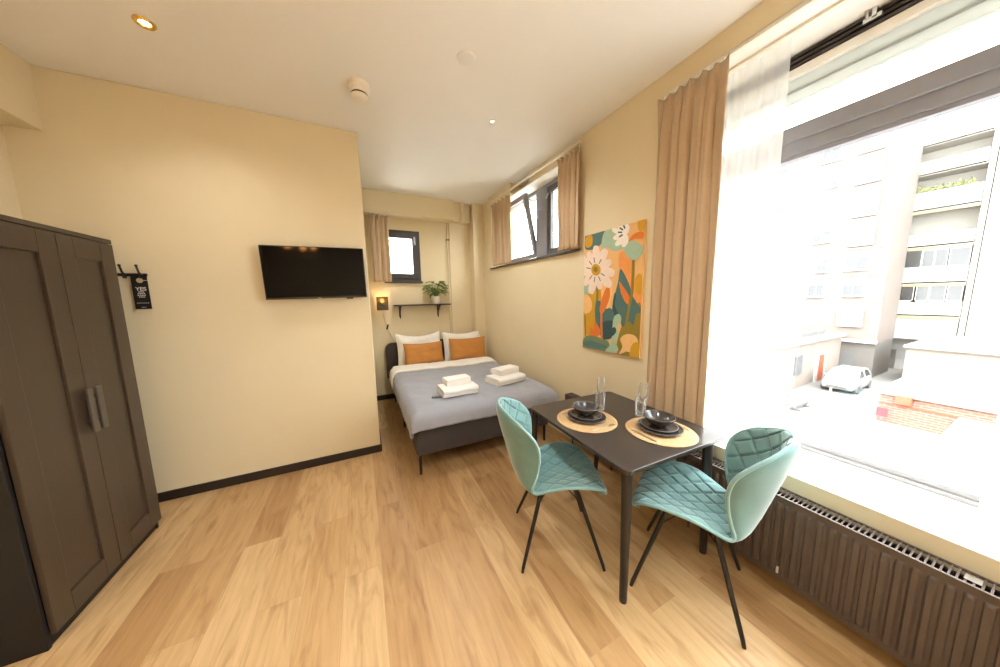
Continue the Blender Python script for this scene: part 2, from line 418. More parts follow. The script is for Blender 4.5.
m = MB(); m.box(FX-.03, FX-.012, .60, .66, 2.945, 2.965).box(FX-.04, FX-.012, .615, .63, 2.955, 3.01).tube([(FX-.03, .645, 2.96), (FX-.04, .65, 3.0)], .006)
m.build('vent_lever', M['alu'], vg)
MB().box(FX+.03, FX+.034, FY0, FY1, NZ0+.05, 2.40).build('lower_pane', M['glass'], w1)
MB().box(FX+.03, FX+.034, FY0, FY1, 2.585, 2.745).build('fanlight_pane', M['glass'], w1)

# ------------------------------------------------------------------ window 2 (small, high on right wall)
w2 = thing('window_2', 'small high window over the bed with one sash tilted', 'window', (2.2, 3.4, W2[2]), kind='structure')
X2 = 2.2
def wf(mb, y0, y1, z0, z1, w, x0, x1):
    mb.box(x0, x1, y0, y1, z0, z0+w); mb.box(x0, x1, y0, y1, z1-w, z1)
    mb.box(x0, x1, y0, y0+w, z0+w, z1-w); mb.box(x0, x1, y1-w, y1, z0+w, z1-w)
    return mb
m = wf(MB(), W2[0], W2[1], W2[2], W2[3], .055, X2, X2+.07)
m.box(X2-.01, X2+.07, 3.12, 3.36, W2[2]+.055, W2[3]-.055)
m.build('frame', M['anth'], w2, bevel=.003)
m = wf(MB(), 2.56, 3.12, W2[2]+.055, W2[3]-.055, .07, X2+.0, X2+.05)
m.build('fixed_sash', M['anth_dark'], w2, bevel=.003)
MB().box(X2+.02, X2+.025, 2.63, 3.05, W2[2]+.12, W2[3]-.12).build('fixed_pane', M['glass'], w2)
tl = wf(MB(), 3.365, 4.24, 0, W2[3]-W2[2]-.11, .06, -.025, .025)
tm = Matrix.Translation((X2+.02, 0, W2[2]+.06)) @ Matrix.Rotation(math.radians(-13), 4, 'Y')
tl.xf(tm); ts = tl.build('tilted_sash', M['anth'], w2, bevel=.003)
tg = MB().box(-.003, .003, 3.425, 4.18, .06, W2[3]-W2[2]-.17).xf(tm); tg.build('tilted_pane', M['glass'], ts)
MB().tube([(X2-.012, 3.25, 2.72), (X2-.05, 3.25, 2.72), (X2-.055, 3.25, 2.60)], .009).build('window_handle', M['alu'], w2, smooth=50)
MB().tube([(X2-.02, 3.30, 2.86), (X2-.08, 3.33, 2.84), (X2-.15, 3.42, 2.90)], .008).tube([(X2-.02, 3.12, 2.82), (X2-.06, 3.02, 2.84)], .01).build('stay_arm', M['alu'], w2, smooth=50)
struct(MB().prism([(xw(2.3)-.035, 2.3), (X2+.02, 2.3), (X2+.02, 4.33), (xw(4.33)-.035, 4.33)], W2[2]-.022, W2[2]).build('trim_6', M['shelf'], bevel=.003), 'thin dark brown ledge under the small high window', 'window ledge')
struct(MB().prism([(xw(W2[0])+.004, W2[0]), (X2, W2[0]), (X2, W2[1]), (xw(W2[1])+.004, W2[1])], W2[3]-.012, W2[3]).build('trim_7', M['white']), 'white reveal head over the small high window', 'reveal')

# ------------------------------------------------------------------ window 3 (bed alcove)
w3 = thing('window_3', 'small dark framed window above the bed head', 'window', (.63, YF, W3[2]), kind='structure')
wf3 = MB()
def wfy(mb, x0, x1, z0, z1, w, y0, y1):
    mb.box(x0, x1, y0, y1, z0, z0+w); mb.box(x0, x1, y0, y1, z1-w, z1)
    mb.box(x0, x0+w, y0, y1, z0+w, z1-w); mb.box(x1-w, x1, y0, y1, z0+w, z1-w); return mb
wfy(wf3, W3[0], W3[1], W3[2], W3[3], .05, YF-.01, YF+.08).build('frame', M['anth_dark'], w3, bevel=.003)
sa = wfy(MB(), W3[0]+.045, W3[1]-.045, W3[2]+.045, W3[3]-.045, .075, YF-.03, YF+.05).build('sash', M['anth_dark'], w3, bevel=.004)
MB().box(W3[0]+.1, W3[1]-.1, YF+.01, YF+.016, W3[2]+.1, W3[3]-.1).build('pane', M['glass'], sa)
MB().box(W3[1]-.095, W3[1]-.07, YF-.045, YF-.03, 2.48, 2.57).tube([(W3[1]-.083, YF-.05, 2.55), (W3[1]-.083, YF-.075, 2.55), (W3[1]-.083, YF-.078, 2.44)], .008).build('window_handle', M['alu'], w3, smooth=50)
MB().box(.36, W3[1]+.015, YF-.05, YF+.02, W3[2]-.03, W3[2]).build('ledge', M['anth_dark'], w3, bevel=.003)

# ------------------------------------------------------------------ wardrobe
WX = -1.40; WB = XL+.07
wd = thing('wardrobe', 'black-brown two door wardrobe standing against the left wall', 'wardrobe', (-1.65, 2.37, 0))
m = MB()
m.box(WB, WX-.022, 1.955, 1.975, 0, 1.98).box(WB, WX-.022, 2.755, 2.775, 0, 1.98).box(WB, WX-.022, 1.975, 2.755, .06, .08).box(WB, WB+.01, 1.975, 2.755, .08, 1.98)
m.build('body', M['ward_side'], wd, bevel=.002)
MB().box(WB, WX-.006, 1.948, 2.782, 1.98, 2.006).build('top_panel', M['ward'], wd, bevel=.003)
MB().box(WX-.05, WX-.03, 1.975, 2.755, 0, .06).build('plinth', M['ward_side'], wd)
def door(y0, y1, py0, py1, hy):
    m = MB(); x0, x1 = WX-.022, WX
    z0, z1, p0, p1 = .062, 1.974, .18, 1.86
    m.box(x0, x1, y0, py0, z0, z1); m.box(x0, x1, py1, y1, z0, z1)
    m.box(x0, x1, py0, py1, z0, p0); m.box(x0, x1, py0, py1, p1, z1)
    m.box(x0, WX-.012, py0, py1, p0, p1)
    d = m.build('door', M['ward'], wd, bevel=.0025)
    h = MB().box(WX+.0, WX+.022, hy-.006, hy+.006, .94, .96).box(WX, WX+.022, hy-.006, hy+.006, 1.08, 1.10)
    h.box(WX+.018, WX+.03, hy-.018, hy+.018, .895, 1.14)
    h.build('door_handle', M['handle'], d, bevel=.003)
door(1.977, 2.383, 2.075, 2.283, 2.356); door(2.387, 2.773, 2.483, 2.668, 2.418)

# ------------------------------------------------------------------ coat rail and door hanger on the television wall
cr = thing('coat_rack', 'small black hook rail on the cream wall beside the wardrobe', 'hooks', (-1.54, YT, 1.81))
MB().box(-1.66, -1.432, YT-.012, YT, 1.803, 1.825).build('rail', M['blackm'], cr, bevel=.003)
for hx in (-1.540, -1.456):
    MB().tube([(hx, YT-.012, 1.815), (hx+.004, YT-.03, 1.812), (hx, YT-.045, 1.83), (hx-.006, YT-.05, 1.875)], .006, 8).sphere((hx-.006, YT-.05, 1.878), .009, 10, 6).build('hook', M['blackm'], cr, smooth=60)
    MB().tube([(hx, YT-.012, 1.808), (hx+.004, YT-.025, 1.79), (hx+.004, YT-.045, 1.79), (hx+.004, YT-.05, 1.802)], .005, 8).build('hook', M['blackm'], cr, smooth=60)
dh = thing('door_hanger_sign', 'black card door hanger with white lettering hung from the hook rail', 'sign', (-1.475, YT-.03, 1.56))
# card with a round hole and slit, tapered outline
m = MB(); cx, cz, hr = -1.464, 1.772, .019
x0, x1, z0, z1 = -1.509, -1.424, 1.560, 1.812
def card_face(y):
    ring = []
    n = 24; outer = []
    for i in range(n):
        a = 2*PI*i/n; ring.append((cx+hr*math.cos(a), y, cz+hr*math.sin(a)))
        dx, dz = math.cos(a), math.sin(a)
        tx = ((x1-cx)/dx if dx > 0 else (x0-cx)/dx) if abs(dx) > 1e-6 else 1e9
        tz = ((z1-cz)/dz if dz > 0 else (z0-cz)/dz) if abs(dz) > 1e-6 else 1e9
        t = min(tx, tz); outer.append((cx+dx*t, y, cz+dz*t))
    for k, (px, pz) in enumerate(((x1, z1), (x0, z1), (x0, z0), (x1, z0))):   # snap corners
        j = min(range(n), key=lambda q: (outer[q][0]-px)**2+(outer[q][2]-pz)**2); outer[j] = (px, y, pz)
    return ring, outer
y0, y1 = YT-.034, YT-.031
r0, o0 = card_face(y0); r1, o1 = card_face(y1); n = 24
m.add(r0+o0+r1+o1, [f for i in range(n) for f in ((i, (i+1) % n, n+(i+1) % n, n+i), (2*n+i, 3*n+i, 3*n+(i+1) % n, 2*n+(i+1) % n),
      (i, 2*n+i, 2*n+(i+1) % n, (i+1) % n), (n+i, n+(i+1) % n, 3*n+(i+1) % n, 3*n+i))])
m.build('card', M['sign'], dh)
MB().box(cx+hr, x1, y0-.0008, y0, cz-.002, cz+.002).build('slit', M['signtext'], dh)
def text(body, size, loc, name, mat, parent, rot=(PI/2, 0, 0), ext=.0006):
    cu = bpy.data.curves.new(name, 'FONT'); cu.body = body; cu.size = size; cu.extrude = ext; cu.align_x = 'CENTER'; cu.offset = size*.02
    ob = bpy.data.objects.new(name, cu); COL.objects.link(ob); cu.materials.append(mat)
    dg = bpy.context.evaluated_depsgraph_get()
    me = bpy.data.meshes.new_from_object(ob.evaluated_get(dg)); bpy.data.objects.remove(ob)
    ob = bpy.data.objects.new(name, me); COL.objects.link(ob)
    ob.parent = parent; ob.location = Vector(loc)-ORG[parent.name]; ob.rotation_euler = rot
    return ob
text('YES', .036, (cx, y0-.001, 1.697), 'lettering', M['signtext'], dh)
m = MB()
for i, (w, z) in enumerate(((.030, 1.684), (.040, 1.672), (.046, 1.659), (.034, 1.646))):
    k = 4
    for j in range(k):
        a = cx-w/2+w*j/k; m.box(a, a+w/k*.72, y0-.0008, y0, z, z+.007)
for j in range(6): m.box(cx-.032+j*.011, cx-.032+j*.011+.007, y0-.0008, y0, 1.603, 1.607)
m.box(cx-.012, cx+.012, y0-.0008, y0, 1.572, 1.575)
m.build('small_print', M['signtext'], dh)['kind'] = 'stuff'

# ------------------------------------------------------------------ television
tv = thing('television', 'wall mounted black flat television on the cream partition wall', 'television', (-.33, 3.06, 1.845), 0)
tv.rotation_euler = (math.radians(2.2), math.radians(-.9), 0)
hw, hh = .389, .226
MB().box(-hw, hw, -.02, .02, -hh, hh).build('casing', M['tv'], tv, local=True, bevel=.006)
MB().box(-hw+.008, hw-.008, -.0215, -.0195, -hh+.018, hh-.008).build('screen', M['screen'], tv, local=True)
MB().box(-hw, hw, -.024, -.018, -hh, -hh+.012).build('bottom_bezel', pm('grey_bezel_strip', (88, 76, 66), .35, .4, var=.05), tv, local=True, bevel=.002)
MB().box(-.012, .012, -.0255, -.0235, -hh+.003, -hh+.009).build('logo_plate', M['silver'], tv, local=True)
MB().box(.215, .27, -.024, -.01, -hh-.010, -hh).build('infrared_receiver', M['tv'], tv, local=True, bevel=.002)
MB().box(-.2, .2, .02, .05, -.13, .15).build('rear_housing', M['tv'], tv, local=True, bevel=.01)
MB().box(-.1, .1, .05, .08, -.1, .1).build('wall_bracket', M['blackm'], tv, local=True)

# ------------------------------------------------------------------ ceiling fittings
dl = thing('recessed_downlight', 'round brass rimmed downlight in the ceiling above the wardrobe', 'downlight', (-.962, 2.445, CH))
def downlight(root, c, r, glow=M['lamp_em']):
    MB().lathe([(r, 0), (r, -.004), (r*.86, -.012), (r*.62, -.010), (r*.48, -.002), (r*.48, 0)], (c[0], c[1], CH), 28).build('trim_ring', M['brass'], root, smooth=40)
    MB().lathe([(0, -.004), (r*.47, -.004), (r*.47, 0)], (c[0], c[1], CH), 24).build('lens', glow, root, smooth=40)
downlight(dl, (-.962, 2.445), .045)
d2 = thing('recessed_downlight', 'tiny lit downlight in the ceiling before the small high window', 'downlight', (1.153, 2.469, CH))
MB().lathe([(.022, 0), (.022, -.004), (.013, -.007), (.011, 0)], (1.153, 2.469, CH), 20).build('trim_ring', M['white'], d2, smooth=40)
MB().lathe([(0, -.005), (.0115, -.005), (.0115, 0)], (1.153, 2.469, CH), 16).build('lens', M['lamp_em'], d2, smooth=40)
bp = MB().lathe([(0, -.012), (.05, -.012), (.058, -.008), (.06, 0)], (.726, 1.932, CH), 32).build('ceiling_plate', M['ceil'], smooth=40)
tag(bp, 'plain round white blanking plate on the ceiling', 'ceiling plate')
sd = thing('smoke_detector', 'round white smoke detector on the ceiling before the bed alcove', 'smoke detector', (.10, 2.475, CH))
c = (.10, 2.475, CH)
MB().lathe([(0.0000, -0.0405), (0.0666, -0.0405), (0.0742, -0.0324), (0.0742, 0.0000)], c, 36).build('base', M['detector'], sd, smooth=40)
MB().lathe([(0.0000, -0.0972), (0.0256, -0.0972), (0.0461, -0.0891), (0.0563, -0.0783), (0.0563, -0.0749), (0.0384, -0.0749), (0.0384, -0.0648), (0.0602, -0.0648), (0.0640, -0.0540), (0.0640, -0.0486), (0.0614, -0.0405)], c, 36).build('sensor_cap', M['detector'], sd, smooth=40)
MB().lathe([(0.0538, -0.0751), (0.0538, -0.0645)], c, 36).build('vent_slot', M['dark_slot'], sd, smooth=40)

# ------------------------------------------------------------------ pendant behind the camera (its bulbs show in the television)
PC = (-.80, .30, 2.27)
pl = thing('pendant_lamp', 'warm three bulb pendant lamp mirrored in the television screen', 'lamp', (PC[0], PC[1], CH))
MB().lathe([(0, -.03), (.05, -.03), (.06, -.02), (.06, 0)], (PC[0], PC[1], CH), 28).build('canopy', M['brass'], pl, smooth=40)
MB().tube([(PC[0], PC[1], CH-.03), (PC[0], PC[1], PC[2]+.09)], .006).build('rod', M['brass'], pl, smooth=60)
for i in range(3):
    a = 2*PI*i/3+.5; e = (PC[0]+.2*math.cos(a), PC[1]+.2*math.sin(a), PC[2])
    MB().tube([(PC[0], PC[1], PC[2]+.09), (e[0], e[1], e[2]+.08), (e[0], e[1], e[2]+.04)], .008).build('arm', M['brass'], pl, smooth=60)
    MB().sphere(e, .042, 16, 10).build('bulb', emission('orange_bulb', (255, 170, 84), 26) if i == 0 else bpy.data.materials['orange_bulb'], pl, smooth=60)

# ------------------------------------------------------------------ bed
bd = thing('bed', 'double bed with charcoal upholstered frame in the alcove', 'bed', (1.07, 3.7, 0))
BX0, BX1, BY0, BY1 = .365, 1.80, 2.50, 4.72
def rrect(x0, x1, y0, y1, r, n=6):
    pts = []
    for cx_, cy_, a0 in ((x1-r, y1-r, 0), (x0+r, y1-r, PI/2), (x0+r, y0+r, PI), (x1-r, y0+r, 1.5*PI)):
        for i in range(n+1):
            a = a0+PI/2*i/n; pts.append((cx_+r*math.cos(a), cy_+r*math.sin(a)))
    return pts
MB().prism(rrect(BX0, BX1, BY0, BY1, .04), .19, .45).build('bed_frame', M['bedfab'], bd, smooth=40, bevel=.008)
MB().prism(rrect(BX0+.01, BX1-.01, BY0+.03, BY1-.01, .06), .45, .560).build('mattress', M['linen'], bd, smooth=40, bevel=.03, segs=4)
hb = [(.300, .36), (1.79, .36), (1.79, .82)]
for i in range(9): a = PI/2*i/8; hb.append((1.69+.10*math.cos(a), .82+.10*math.sin(a)))
for i in range(9): a = PI/2+PI/2*i/8; hb.append((.40+.10*math.cos(a), .82+.10*math.sin(a)))
MB().prism(hb, 4.725, 4.775, 'y').build('headboard', M['headb'], bd, smooth=40, bevel=.015, segs=3)
for lx, ly in ((.393, 2.53), (.393, 3.62), (.393, 4.62), (1.75, 2.53), (1.75, 4.62)):
    MB().tube([(lx, ly, 0), (lx, ly, .19)], [.012, .016], 12).build('leg', M['blackm'], bd, smooth=60)
# duvet: grey cover draped over the foot and the left side
def drape_pt(a, b, X0, X1, Y0, top, r, wob=.0):
    # a: distance across measured from left top edge (negative hangs), b: distance along from the foot edge (negative hangs)
    L = X1-X0
    def side(d, r):
        if d >= r: return d, 0.0
        arc = r*PI/2
        if d > r-arc:
            th = (r-d)/r; return r-r*math.sin(th), r-r*math.cos(th)
        return 0.0, r+(r-arc-d)
    if a <= L/2: px, dz1 = side(a, r); x = X0+px
    else: px, dz1 = side(L-a, r); x = X1-px
    py, dz2 = side(b, r); y = Y0+py
    dz = max(dz1, dz2)+.25*min(dz1, dz2)
    nz = noise.noise(Vector((x*5, y*4, 1.3)))*.010+noise.noise(Vector((x*13, y*11, 4)))*.004
    hang = min(1, dz/.1)
    return Vector((x+(-1 if a < L/2 else 1)*hang*(.012+.012*noise.noise(Vector((y*9, 2, 0)))) * (1 if dz1 > 0.02 else 0),
                   y-hang*(.010+.010*noise.noise(Vector((x*9, 5, 0)))) * (1 if dz2 > 0.02 else 0), top-dz+nz*(1-hang*.6)))
DX0, DX1, DY0, TOP = .335, 1.845, 2.455, .605
def duv(u, v):
    a = -.16+u*(DX1-DX0+.16+.10); b = -.12+v*(1.56+.12)
    q = drape_pt(a, b, DX0, DX1, DY0, TOP, .07)
    if v > .95: q.z -= (v-.95)*.5
    return q
dv = thing('duvet', 'blue-grey duvet with white turned-down edge spread on the bed', 'duvet', (1.09, 3.3, .58))
MB().grid(duv, 90, 90).build('cover', M['duvet'], dv, smooth=60, solid=.024)
def fold(u, v):
    a = -.17+u*(DX1-DX0+.17+.10); b = 1.49+v*.33+.02*math.sin(u*7)
    q = drape_pt(a, b, DX0-.006, DX1+.006, DY0, TOP+.016, .07)
    e = abs(2*v-1)
    q.z += .012*math.sqrt(max(0, 1-e**4))
    return q
MB().grid(fold, 80, 14).build('turned_down_edge', M['linen'], dv, smooth=60, solid=.03)

def pillow(name, label, group, c, w, h, t, tilt, rz, mat, sag=.0, seed=0, piping=False, cat='pillow'):
    root = thing(name, label, cat, c, 0, group)
    def prof(u, v, sgn):
        x = (u*2-1); y = (v*2-1)
        k = max(0, (1-abs(x)**3.2))*max(0, (1-abs(y)**3.2))
        th = t/2*k**.42
        ex = 1-.07*(1-y*y)*1 ; ey = 1-.09*(1-x*x)
        px = x*w/2*(1-.05*(1-y*y)*abs(x)); py = y*h/2*(1-.06*(1-x*x)*abs(y))
        if y > 0: py -= sag*(1-x*x)*y
        nz = noise.noise(Vector((x*2.2+seed, y*2.2, sgn)))*.016*k + noise.noise(Vector((x*6+seed, y*6, sgn)))*.004*k
        return Vector((px, -(sgn*th+nz), py+h/2))
    mt = Matrix.Rotation(rz, 4, 'Z') @ Matrix.Rotation(-tilt, 4, 'X')
    m = MB(); m.grid(lambda u, v: prof(u, v, 1), 28, 24); m.grid(lambda u, v: prof(u, v, -1), 28, 24, True); m.xf(mt)
    m.build('pillow_case' if cat == 'pillow' else 'cushion_cover', mat, root, local=True, smooth=70)
    ed = []
    for i in range(28): ed.append(prof(i/28, 0, 0))
    for i in range(24): ed.append(prof(1, i/24, 0))
    for i in range(28): ed.append(prof(1-i/28, 1, 0))
    for i in range(24): ed.append(prof(0, 1-i/24, 0))
    MB().tube(ed, .006, 6, closed=True).xf(mt).build('seam', mat, root, local=True, smooth=60)
    return root
pillow('pillow', 'white pillow against the headboard behind the left orange cushion', None, (.80, 4.50, .575), .69, .525, .17, .38, 0, M['linen'], .05, 1)
pillow('pillow', 'white pillow standing behind the right orange cushion', None, (1.50, 4.48, .575), .655, .50, .17, .34, -.05, M['linen'], .04, 5)
pillow('cushion', 'rectangular orange cushion nearer the wall lamp', None, (.825, 4.34, .60), .585, .345, .13, .30, .02, M['orange'], .01, 9, cat='cushion')
pillow('cushion', 'rectangular orange cushion nearer the right wall', None, (1.525, 4.32, .60), .60, .37, .13, .28, -.06, M['orange'], .01, 13, cat='cushion')

def towel(label, c, w, d, h, rz, layers=3):
    """a folded towel: one strip folded back and forth, rounded at the folds"""
    m = MB(); th = h/layers
    path = []
    for k in range(layers):
        zc = th*(k+.5); ys = (-d/2+th/2, d/2-th/2)
        a, b = (ys if k % 2 == 0 else ys[::-1])
        for i in range(7): path.append((a+(b-a)*i/6, zc))
        if k < layers-1:
            sg = 1 if b > a else -1
            for i in range(1, 6):
                q = -PI/2+PI*i/6; path.append((b+sg*math.cos(q)*th/2, th*(k+1)+math.sin(q)*th/2))
    n = len(path); nx = 14; tt = th*.47
    nr = []
    for i in range(n):
        p, q = path[max(0, i-1)], path[min(n-1, i+1)]
        dy, dz = q[0]-p[0], q[1]-p[1]; l = math.hypot(dy, dz) or 1; nr.append((-dz/l, dy/l))
    prof = [(path[i][0]+nr[i][0]*tt, path[i][1]+nr[i][1]*tt) for i in range(n)] + [(path[i][0]-nr[i][0]*tt, path[i][1]-nr[i][1]*tt) for i in range(n-1, -1, -1)]
    k = len(prof); vs = []
    for i in range(nx+1):
        x = -w/2+w*i/nx; rnd = 1-(.10 if i in (0, nx) else 0)
        for (y, z) in prof:
            wv = noise.noise(Vector((x*9+c[0]*7, y*9, z*20)))*.006
            zc = (int(min(layers-1, max(0, z//th)))+.5)*th
            vs.append((x+.004*noise.noise(Vector((y*30, z*60, i))), y+wv, max(0, zc+(z-zc)*rnd+wv*.5*(z > th*.5))))
    fs = [(i*k+j, i*k+(j+1) % k, (i+1)*k+(j+1) % k, (i+1)*k+j) for i in range(nx) for j in range(k)]
    for i0 in (0, nx):
        for j in range(n-1):
            f = (i0*k+j, i0*k+j+1, i0*k+k-2-j, i0*k+k-1-j); fs.append(f if i0 == 0 else f[::-1])
    m.add(vs, fs); m.rot(rz); 
    m.v = [(x+c[0], y+c[1], z+c[2]) for x, y, z in m.v]
    o = m.build('towel', M['towel'], smooth=50)
    return tag(o, label, 'towel')
TZ = TOP+.018
towel('large folded white towel under the smaller one in the left pair on the bed', (.85, 2.80, TZ), .37, .24, .082, .02)
towel('small folded white towel on top of the left pair', (.86, 2.85, TZ+.083), .26, .18, .07, .05, 2)
towel('large folded white towel under the smaller one in the pair nearer the right wall', (1.465, 2.91, TZ), .40, .25, .082, .22)
towel('small folded white towel on top of the pair nearer the right wall', (1.50, 2.97, TZ+.083), .29, .19, .07, .25, 2)
tag(MB().prism(rrect(-.05, .05, -.02, .02, .01), 0, .012).rot(-.25).xf(Matrix.Translation((.62, 2.76, TZ-.006))).build('packet', M['packet'], smooth=40), 'small grey packet lying on the duvet beside the left towels', 'packet')

# ------------------------------------------------------------------ wall lamp by the bed
wl = thing('wall_lamp', 'small square smoked glass wall lamp beside the bed head', 'lamp', (.298, YF, 1.438))
MB().box(.265, .331, YF-.02, YF, 1.50, 1.58).tube([(.298, YF-.02, 1.54), (.298, YF-.10, 1.54)], .008).build('mount', M['blackm'], wl, bevel=.003)
MB().tube([(.298, YF-.10, 1.50), (.298, YF-.10, 1.545)], .016).build('socket', M['brass'], wl, smooth=60)
wfy(MB(), .219, .379, 1.438, 1.640, .008, YF-.178, YF-.17).build('shade_frame', M['blackm'], wl)
m = MB(); m.box(.221, .377, YF-.176, YF-.172, 1.44, 1.638).box(.221, .225, YF-.176, YF-.03, 1.44, 1.638).box(.373, .377, YF-.176, YF-.03, 1.44, 1.638)
m.build('lamp_shade', M['mirror_glass'], wl)
MB().sphere((.298, YF-.10, 1.582), .03, 16, 10, sz=1.2).build('bulb', M['bulb'], wl, smooth=60)
cdp = [(.298, YF-.01, 1.50), (.30, YF-.008, 1.41), (.31, YF-.008, 1.34), (.33, YF-.01, 1.265), (.357, YF-.01, 1.17), (.39, YF-.012, 1.075), (.428, YF-.015, .98), (.447, YF-.015, .89)]
MB().tube(cdp, .0045, 8).build('cord', M['cord'], wl, smooth=60)
MB().box(-.012, .012, -.01, .01, -.04, .04).xf(Matrix.Translation((.357, YF-.013, 1.17)) @ Matrix.Rotation(.33, 4, 'Y')).build('cord_switch', M['blackm'], wl, bevel=.004)

# ------------------------------------------------------------------ shelf and plant
sh = thing('wall_shelf', 'narrow dark wood wall shelf on two brackets above the pillows', 'shelf', (.91, YF, 1.48))
MB().box(.471, 1.348, YF-.19, YF, 1.492, 1.514).build('shelf_board', M['shelf'], sh, bevel=.003)
for bx in (.557, 1.167):
    m = MB(); m.box(bx-.012, bx+.012, YF-.015, YF, 1.314, 1.492).box(bx-.012, bx+.012, YF-.17, YF, 1.477, 1.492)
    m.tube([(bx, YF-.012, 1.34), (bx, YF-.05, 1.40), (bx, YF-.14, 1.475)], .009, 8).tube([(bx, YF-.02, 1.305), (bx, YF-.035, 1.30), (bx, YF-.04, 1.315)], .009, 8)
    m.build('bracket', M['blackm'], sh, bevel=.002)
pt = thing('potted_plant', 'green trailing plant in a white pot on the wall shelf', 'plant', (1.124, YF-.10, 1.514))
c = (1.124, YF-.10, 1.514)
MB().lathe([(0, 0), (.058, 0), (.064, .01), (.082, .118), (.084, .122), (.077, .122), (.075, .11), (0, .11)], c, 28).build('pot', M['pot'], pt, smooth=40)
MB().lathe([(0, .112), (.03, .114), (.075, .110)], c, 20).build('soil', M['soil'], pt)
lm = MB(); st = MB(); rr = random.Random(4)
for i in range(46):
    a = rr.uniform(0, 2*PI); rd = rr.uniform(.05, .15); hh_ = rr.uniform(.12, .30)-rd*.35
    p0 = Vector((c[0]+.02*math.cos(a), c[1]+.02*math.sin(a), c[2]+.11))
    p2 = Vector((c[0]+rd*math.cos(a), min(YF-.03, c[1]+rd*math.sin(a)*.75), c[2]+.08+hh_))
    pm_ = (p0+p2)/2+Vector((0, 0, .05)); st.tube([p0, pm_, p2], .0022, 5)
    out = Vector((math.cos(a), math.sin(a)*.6, rr.uniform(-.5, .25))).normalized(); sd_ = out.cross(Vector((0, 0, 1))).normalized(); up = sd_.cross(out)
    Lf = rr.uniform(.075, .115); Wf = Lf*.66
    def lf(u, v):
        x = v; w = math.sin(PI*min(1, x**.62))*.5*Wf*(1 if x < .97 else .4); s_ = u*2-1
        q = p2+out*(x*Lf)+sd_*(s_*w)+up*(.012*abs(s_)-.03*x*x); q.y = min(q.y, YF-.03-.01*x)
        return q
    lm.grid(lf, 4, 7)
lm.build('foliage', M['leaf'], pt, smooth=60); st.build('stems', M['stem'], pt, smooth=60)

# ------------------------------------------------------------------ pipe in the alcove
pp = thing('heating_pipe', 'thin cream painted pipe running down the wall beside the shelf', 'pipe', (1.376, 4.79, 0))
MB().tube([(1.376, YF-.024, 0), (1.376, YF-.024, 2.84)], .013, 12).build('riser', M['cream_pipe'], pp, smooth=60)
MB().box(1.352, 1.405, YF-.045, YF-.005, 2.555, 2.575).build('pipe_clip', pm('tarnished_clip', (150, 128, 96), .4, .5), pp, bevel=.003)
for px_, r_ in ((1.60, .035), (1.80, .04)):
    o = MB().tube([(px_, 4.66, 2.842), (px_, 4.66, CH)], r_, 14).build('pipe_stub', M['cream_pipe'], smooth=60) if px_ < 1.7 else None
    if o: tag(o, 'short cream pipe between ceiling and beam end beside the corner column', 'pipe')

# ------------------------------------------------------------------ curtains
def curtain(name, label, cat, p0, p1, z0, z1, folds, amp, mat, nv=28, seed=0, pleat=True, solid=.004, parts=True, flare=0):
    p0, p1 = Vector((p0[0], p0[1], 0)), Vector((p1[0], p1[1], 0))
    d = p1-p0; L = d.length; d.normalize(); nrm = Vector((-d.y, d.x, 0))
    root = thing(name, label, cat, ((p0+p1)/2+Vector((0, 0, z0))))
    nu = folds*14
    def fn(u, v):
        z = z0+(z1-z0)*v; top = max(0, (v-.9)/.1)
        uu = u+.25/folds*noise.noise(Vector((u*folds*.9+seed, v*1.1, seed)))*(1-top*.6)
        ph = uu*folds*2*PI
        s = math.sin(ph)
        body = s*(.75+.5*noise.noise(Vector((u*folds*.6, 3+seed, v*.8))))+.25*math.sin(ph*2.1+seed+v)
        pin = (2*abs(math.sin(ph/2))**.6-1)
        k = (body*(1-top)+(pin if pleat else s*.6)*top*.8)
        lat = L*(u-.5)*(1+flare*(1-v))
        sw = .012*noise.noise(Vector((u*6+seed, v*2.5, 9)))
        mid = (p0+p1)/2
        q = mid+d*(lat+.35*L/folds*math.cos(ph)*.35*(1-top*.5))+nrm*(amp*k+sw)
        return Vector((q.x, q.y, z+(.004*math.cos(ph) if pleat else 0)*top))
    MB().grid(fn, nu, nv).build('curtain_fabric' if pleat else 'voile', mat, root, smooth=80, solid=solid)
    if pleat:
        for k in range(folds):
            u = (k+.5)/folds; q = fn(u, 1)
            MB().box(q.x-.006, q.x+.006, q.y-.006, q.y+.006, z1-.002, z1+.018).build('glider_hook', M['track'], root)
    return root
curtain('curtain', 'full length taupe drape at the big window beside the flower print', 'curtain', (2.013, 1.497), (2.013, 1.062), NZ0+.008, 2.965, 6, .022, M['drape'], seed=2, flare=.03)
curtain('sheer_curtain', 'white voile curtain hanging beside the taupe drape', 'curtain', (2.20, 1.25), (2.20, .865), NZ0+.006, 2.968, 5, .02, M['sheer'], seed=5, pleat=False, solid=0)
curtain('sheer_curtain', 'white voile curtain at the right end of the big window', 'curtain', (2.26, .13), (2.26, -.65), NZ0+.006, 2.968, 8, .026, M['sheer'], seed=8, pleat=False, solid=0)
curtain('curtain', 'short taupe curtain at the bed end of the small high window', 'curtain', (xw(4.2)-.06, 4.17), (xw(3.6)-.06, 3.62), W2[2]+.004, 3.0, 5, .026, M['drape'], seed=11)
curtain('curtain', 'short taupe curtain at the near end of the small high window', 'curtain', (xw(2.6)-.06, 2.61), (xw(2.29)-.06, 2.285), W2[2]+.004, 3.015, 5, .026, M['drape'], seed=14)
curtain('curtain', 'short taupe curtain at the window above the wall lamp', 'curtain', (.19, 4.635), (.44, 4.635), 1.86, 2.81, 4, .022, M['drape'], seed=17)
